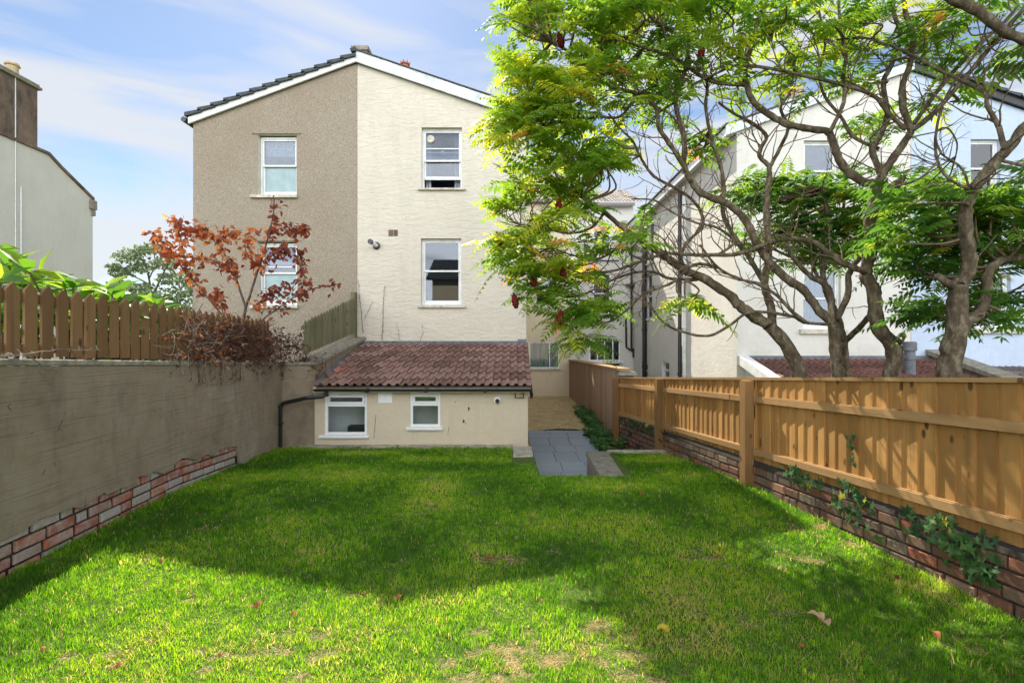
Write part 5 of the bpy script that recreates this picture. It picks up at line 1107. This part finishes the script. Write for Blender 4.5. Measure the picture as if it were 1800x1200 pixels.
DB = [(230,450,34,13),(262,438,30,10),(215,478,26,10),(292,462,26,14),(200,470,14,7),(250,470,26,9),(300,490,26,14),(185,512,22,9),(215,505,26,10),(255,510,30,12),(300,520,34,14),(240,535,50,14),(320,545,40,16),(200,540,34,12),(270,560,70,16),(340,500,26,30)]
for (cx, cy, hx, hy) in DB:
    c0 = P(cx, cy, Zt)
    for i in range(int(hx*hy*.5)+60):
        while True:
            u, v_, s_ = (r7.uniform(-1, 1) for _ in range(3))
            if u*u+v_*v_+s_*s_ < 1: break
        c = P(cx+u*hx, cy+v_*hy, Zt + s_*2); sz = r7.uniform(.22, .42); its.append((tuple(c), tuple(rv3(r7)), tuple(rv3(r7)), sz, sz*.7, r7.random()))
vs, fs, rs_ = leafcards(its); npmesh('crown', vs, fs, rs_, m_far, dt)
# low distant hedge closing the gap
hg = thing('distant_hedge', (-24, 40, PATHZ), 'far band of pale green hedge under the distant tree', 'hedge'); its = []
for i in range(2600):
    x = r7.uniform(-40, -18); y = 40 + r7.uniform(-1.5, 1.5); z = r7.uniform(PATHZ, 3.6 + .5*math.sin(x*1.3) + .4*math.sin(x*3.1)); sz = r7.uniform(.25, .5); its.append(((x, y, z), tuple(rv3(r7)), tuple(rv3(r7)), sz, sz*.7, r7.random()))
vs, fs, rs_ = leafcards(its); npmesh('foliage', vs, fs, rs_, m_far, hg)
# green plants along the foot of the tall fence
gp = []; r8 = random.Random(6)
for i in range(520):
    y = 9.0 + (r8.random()**.8)*7.6; wdt = .55 if y < 13 else .35; x = 2.36 - r8.random()**.8*wdt; z = PATHZ + r8.uniform(.03, .30)*(1 - (2.36-x)*.6); rosette(V((x, y, z)), 5, .085, .75, 0, 1, gp, r8, .3)
vs, fs, rs_ = leafcards(gp, fold=.2); o = npmesh('ground_cover', vs, fs, rs_, m_ground); recenter(o, (2.2, 11, PATHZ)); tag(o, 'low green leafy ground cover along the foot of the tall board fence', 'ground cover', kind='stuff')
# ivy on the brick wall
IV = [(12,16),(6,9),(0,12),(-6,9),(-12,16)]
def ivy(name, clusters, label, fn, seed, sz=(.05, .085)):
    r = random.Random(seed); t = thing(name, tuple(fn(*clusters[0][:2], .02)), label, 'ivy'); mb = MB(); st_ = MB()
    for (cy, cz, sy, szz, n) in clusters:
        prev = None
        for i in range(n):
            y, z = r.gauss(cy, sy), r.gauss(cz, szz); c = fn(y, z, r.uniform(.03, .09)); s = r.uniform(*sz); a = math.radians(r.uniform(200, 340)); out_ = fn(y, z, 1) - fn(y, z, 0)
            U = (fn(y+1, z, 0) - fn(y, z, 0)).normalized(); W = V((0, 0, 1)); nn = (out_.normalized() + rv3(r)*.45).normalized(); U = (U - nn*U.dot(nn)).normalized(); W = nn.cross(U)
            def q(rr_, th): th += a; return c + (U*math.cos(th) + W*math.sin(th))*rr_*s - nn*rr_*s*.15
            pts = [q(0, 0), q(.55, -1.9), q(.42, -1.25), q(.72, -.85), q(.42, -.45), q(1.0, 0), q(.42, .45), q(.72, .85), q(.42, 1.25), q(.55, 1.9)]; rn = r.random()*.9 if r.random() > .05 else 1
            for k in range(1, 9): mb.face([pts[0], pts[k], pts[k+1]], rn)
            if prev is not None and r.random() < .5: st_.tube([prev, (prev+c)/2 - nn*.03, c], .002, 3, cap=False)
            prev = c
    st_.build('stems', m_dtwig, t); mb.build('leaves', m_ivy, t)
def rw(px, py): s_ = (px-900)/F; y = 3.42/(s_+.093); return y, PZ(py, y)
def ivc(px, py, sy, sz_, n): a = rw(px, py); return (a[0], a[1], sy, sz_, n)
ivy('ivy', [ivc(1655,935,.13,.05,30), ivc(1715,985,.08,.045,38), ivc(1735,1010,.06,.03,16), ivc(1680,950,.08,.04,12), ivc(1610,935,.04,.02,3), ivc(1750,950,.04,.05,5)], 'largest glossy ivy patch on the brick wall at the right edge', RWp, 3)
ivy('ivy', [ivc(1507,865,.09,.03,16), ivc(1510,905,.12,.05,20), ivc(1490,880,.12,.06,8)], 'dark ivy patch on the middle of the brick wall below the rail', RWp, 4)
ivy('ivy', [ivc(1408,836,.13,.03,24), ivc(1425,850,.1,.04,10)], 'small ivy tuft on top of the brick wall next to the big post', RWp, 5)
ivy('ivy', [ivc(1513,770,.02,.05,8), ivc(1512,800,.02,.08,9)], 'thin ivy strand climbing the fence boards', lambda y, z, o=0: RWp(y, z, o+.03), 6, (.035, .05))
ivy('ivy', [ivc(1120,748,.5,.06,60), ivc(1150,758,.3,.05,30)], 'trailing ivy on the far end of the brick wall below the fence', RWp, 7)
# fronds of weeds at the wall foot left of post, lawn grass
# ------------------------------------------------------------------ the lawn grass
rs = np.random.RandomState(3)
def vnoise(x, y, sc, seed):
    g = np.random.RandomState(seed).rand(64, 64); X = (x*sc) % 63; Y = (y*sc) % 63; i = X.astype(int); j = Y.astype(int); fx = X-i; fy = Y-j; fx = fx*fx*(3-2*fx); fy = fy*fy*(3-2*fy)
    return (g[i, j]*(1-fx)*(1-fy) + g[i+1, j]*fx*(1-fy) + g[i, j+1]*(1-fx)*fy + g[i+1, j+1]*fx*fy)
def lz(x, y): return np.where(y < 5.9, 0, -(y-5.9)*.065) + .012*np.sin(x*2.1+y*.7)*np.sin(y*1.7-x*.4)
xs, ys, ws, hs = [], [], [], []
for (a, b, dens, wd, ht) in ((1.35, 2.6, 13000, .0032, .038), (2.6, 3.8, 10000, .0042, .038), (3.8, 5.6, 6200, .0060, .038), (5.6, 7.4, 4600, .0075, .040), (7.4, 9.06, 3400, .009, .042)):
    n = int((b-a)*7.6*dens); y = rs.uniform(a, b, n); x = rs.uniform(-4.2, 3.4, n); k = (np.abs(x) < y*1.02 + .5); x, y = x[k], y[k]
    xs.append(x); ys.append(y); ws.append(np.full(len(x), wd)); hs.append(np.full(len(x), ht))
x, y, wd, ht = map(np.concatenate, (xs, ys, ws, hs))
ok = (x > -3.327 - .0884*y + .035) & (x < 3.42 - .093*y - .05) & ~((x > SX0-.02) & (x < 1.60 + (y-SY)*.04) & (y > SY-.01)) & ~((x > 0) & (x < .36) & (y > 7.42)) & ~((y > 8.6) & (x > 1.2))
bare = np.zeros(len(x))
def onlawn(px, py):
    Z = 1.7*F/(py-600)
    if Z > 5.9: Z = (1.7 - .3835)/((py-600)/F - .065)
    return ((px-900)/F*Z, Z)
PATCH = [(888,975,.20),(825,1155,.16),(900,1118,.15),(915,1140,.13),(1045,1105,.13),(1130,1150,.13),(1040,1135,.10),(540,1150,.12),(375,1165,.10),(155,1155,.10),(1150,1195,.14),(880,1180,.14),(960,1190,.2),(640,1045,.08),(1280,1090,.1),(1185,1050,.09),(1370,1080,.08),(1240,980,.15),(1430,930,.22),(1400,985,.16),(380,925,.13),(600,950,.08),(720,905,.1),(760,890,.1),(1700,1130,.1),(740,842,.15),(350,1045,.08),(480,1120,.08)]
rp = random.Random(77); PATCH2 = []
for (a, b, r) in PATCH:
    X, Y = onlawn(a, b)
    for _ in range(6): PATCH2.append((X + rp.gauss(0, r*.75), Y + rp.gauss(0, r*.65), r*rp.uniform(.18, .48)))
for (X, Y, r) in PATCH2:
    d = np.hypot((x-X)*(1+.4*np.sin(y*31)), (y-Y)*1.2); bare = np.maximum(bare, np.clip(1.7 - d/(r*.72), 0, 1))
n1_ = vnoise(x+9, y+9, 1.6, 1); n2_ = vnoise(x+9, y+9, 6.5, 2); n3_ = vnoise(x+9, y+9, 22, 4)
dry = np.clip((n1_*.5 + n2_*.5 - .60)*4.0, 0, 1); near = np.clip((3.9-y)/1.6, .05, 1) ; dry = np.maximum(dry*(.25+.45*near), bare)
ok &= rs.rand(len(x)) > .25*bare
x, y, wd, ht, dry, n1_, n2_, n3_, bare = (q[ok] for q in (x, y, wd, ht, dry, n1_, n2_, n3_, bare)); ex, ey = [], []
for (X, Y, r) in PATCH2:
    a = X*50; m_ = int(15000*r*r*min(1, (3.2/Y)**2)*3.14); th_ = rs.uniform(0, 6.283, m_); rd_ = r*.8*np.sqrt(rs.rand(m_))*(1+.35*np.sin(th_*3+a)); ex.append(X + rd_*np.cos(th_)*1.3); ey.append(Y + rd_*np.sin(th_)*.9)
ex, ey = np.concatenate(ex), np.concatenate(ey); k = (ex > -3.2 - .0884*ey) & (ex < 3.3 - .093*ey); ex, ey = ex[k], ey[k]; m_ = len(ex); o1_ = np.ones(m_)
x = np.concatenate([x, ex]); y = np.concatenate([y, ey]); wd = np.concatenate([wd, o1_*.0038*np.maximum(1, ey/3.2)]); ht = np.concatenate([ht, o1_*.034]); dry = np.concatenate([dry, o1_]); bare = np.concatenate([bare, o1_])
n1_, n2_, n3_ = (np.concatenate([q, rs.rand(m_)*.5 + .25]) for q in (n1_, n2_, n3_))
n = len(x)
dist = np.minimum(np.minimum(x - (-3.327-.0884*y), (3.42-.093*y) - x), 9.05-y); longer = 1 + .9*np.exp(-np.maximum(dist, 0)/.08)
h = ht*rs.uniform(.5, 1.35, n)*(.55+1.0*n2_)*(1-.55*dry)*longer; lay = rs.uniform(.1, .75, n) + dry*.7 + bare*1.1
an = rs.uniform(0, 6.283, n); bn = rs.uniform(0, 6.283, n); z = lz(x, y) - .004
dx, dy = np.cos(an)*lay*h, np.sin(an)*lay*h; px_, py_ = np.cos(bn)*wd/2, np.sin(bn)*wd/2
hm = h/np.sqrt(1+lay*lay)
B0 = np.stack([x-px_, y-py_, z], 1); B1 = np.stack([x+px_, y+py_, z], 1); M0 = np.stack([x+dx*.35-px_*.8, y+dy*.35-py_*.8, z+hm*.62], 1); M1 = np.stack([x+dx*.35+px_*.8, y+dy*.35+py_*.8, z+hm*.62], 1); T = np.stack([x+dx, y+dy, z+hm*(1-.15*lay)], 1)
vs = np.stack([B0, B1, M1, M0, T], 1).reshape(-1, 3); i0 = np.arange(len(x))*5; q4 = np.stack([i0, i0+1, i0+2, i0+3], 1); t3 = np.stack([i0+3, i0+2, i0+4], 1)
straw = rs.rand(n) < np.maximum(dry*.66 + .02, bare*.93)
col = np.where(straw, rs.uniform(.80, 1, n), np.clip(.28 + (n1_-.5)*.75 + (n3_-.5)*.45 + rs.uniform(-.17, .18, n), 0, .74))
m_grass = leaf_mat('grass_blade', [(0, (.05, .15, .008)), (.35, (.145, .33, .012)), (.74, (.37, .48, .035)), (.80, (.44, .35, .16)), (1, (.70, .50, .32))], (2.1, 1.9, 1.2), .55, .5, noise=False)
o = npmesh('grass', vs, q4, np.concatenate([col, col]), m_grass, tri=t3); recenter(o, (0, 4, 0)); tag(o, 'short lawn grass, bright and patchy in the sun, deep green in shade', 'grass', kind='stuff')
# fallen leaves
def fallen(px, py, lobes, size, mat, label, grp=None, rn=.5, seed=1, h=.035):
    r = random.Random(seed); X, Y = onlawn(px, py); c = V((X, Y, lawn_z(X, Y)+h)); mb = MB()
    for k in range(lobes):
        an = k*6.283/lobes*.8 + r.uniform(-.3, .3) + 1.2; d = V((math.cos(an), math.sin(an), r.uniform(.1, .4))); s = d.cross(V((0, 0, 1))).normalized(); L = size*r.uniform(.8, 1.1); W = L*.42; rows = []
        for j in range(6):
            t = j/5; wv = W*math.sin(math.pi*min(t*.93+.07, 1))**.7; up_ = V((0, 0, L*(.25*math.sin(t*3.1)))); cc = c + d*L*t + up_; rows.append((cc - s*wv + V((0, 0, wv*.5)), cc, cc + s*wv + V((0, 0, wv*.35))))
        for a_, b_ in zip(rows, rows[1:]):
            mb.face([a_[0], a_[1], b_[1], b_[0]], rn); mb.face([a_[1], a_[2], b_[2], b_[1]], rn)
    o = mb.build('fallen_leaf', mat, None, True); recenter(o, c); tag(o, label, 'leaf', grp); return o
fallen(1445, 1103, 3, .075, m_dry, 'large curled tan leaf of three lobes lying in the shaded grass on the right', rn=.6, seed=2)
fallen(1168, 1122, 4, .055, m_yel, 'torn yellow leaf lying in the sunlit grass', seed=3)
fallen(1284, 1018, 2, .03, m_copper, 'tiny red curled leaf on the lawn in front of the brick wall', rn=.4, seed=4)
fallen(1578, 1024, 2, .04, m_deadleaf, 'small dark dead leaf at the foot of the brick wall', rn=.1, seed=5)
fallen(1650, 1132, 1, .055, m_deadleaf, 'long narrow brown leaf in the grass at the lower right', rn=.75, seed=6)
SM = [(310,1028),(204,1188),(72,1155),(640,1052),(385,1170),(450,1078),(1140,1146),(700,1060),(512,1093),(1055,1105),(950,1065),(1262,985),(925,905),(1085,872),(1128,875),(590,890),(280,995),(860,990),(1700,1150),(1410,1150)]
for i, (a, b) in enumerate(SM):
    fallen(a, b, 1 + i % 2, .022 + .012*(i % 3), m_deadleaf if i % 3 else m_copper, 'small reddish brown leaf fragment scattered on the lawn', 'small leaf fragments scattered on the lawn', rn=.6, seed=20+i, h=.03)

# ------------------------------------------------------------------ what stands behind the photographer (seen mirrored in the panes)
rh = thing('garden_house', (-1, -15, -.6), 'plain pale house behind the photographer, mirrored in the lower sash window', 'house')
o_ = [(-4.2, -3.2, 3.9, 5.3), (-.6, .4, 3.9, 5.3), (2.6, 3.6, 3.9, 5.3)]
mb = MB(); wall(mb, -7, 6, -.6, 6.3, o_, 0, -.15); mb.v = [(-x, -15 - y, z) for x, y, z in mb.v]; mb.build('wall', m_cream2, rh)
mb = MB(); mb.hexa([(-6.4, -14.6, 6.3), (7.4, -14.6, 6.3), (7.4, -15, 6.3), (-6.4, -15, 6.3), (-6.4, -14.6, 6.45), (7.4, -14.6, 6.45), (7.4, -18.5, 8.4), (-6.4, -18.5, 8.4)]); mb.build('roof', m_slate, rh)
for a, b, c, d in o_:
    mb = MB(); mb.box((-b, -15.2, c), (-a, -15.12, d)); mb.build('window', m_dark, rh)
cpal = thing('cabbage_palm', (-2.2, -9, -.05), 'spiky cabbage palm behind the photographer, mirrored in the lower sash window', 'tree'); r9 = random.Random(1)
mb = MB(); mb.tube([(-2.2, -9, -.05), (-2.1, -9, 1.8), (-2.2, -9, 3.4)], [.16, .12, .1], 8); mb.tube([(-2.1, -9, 1.8), (-1.5, -9.1, 3.0)], [.1, .08], 8); mb.build('trunk', m_bark, cpal, True); its = []
for hx, hy, hz in ((-2.2, -9, 3.5), (-1.5, -9.1, 3.1), (-2.5, -9.2, 2.8)):
    for k in range(110): its.append(((hx, hy, hz), tuple(rv3(r9) + V((0, 0, .3))), (0, 0, 1), r9.uniform(.7, 1.0), .06, r9.random()))
vs, fs, rs_ = leafcards(its, curl=.3); npmesh('crown', vs, fs, rs_, m_ivy, cpal)
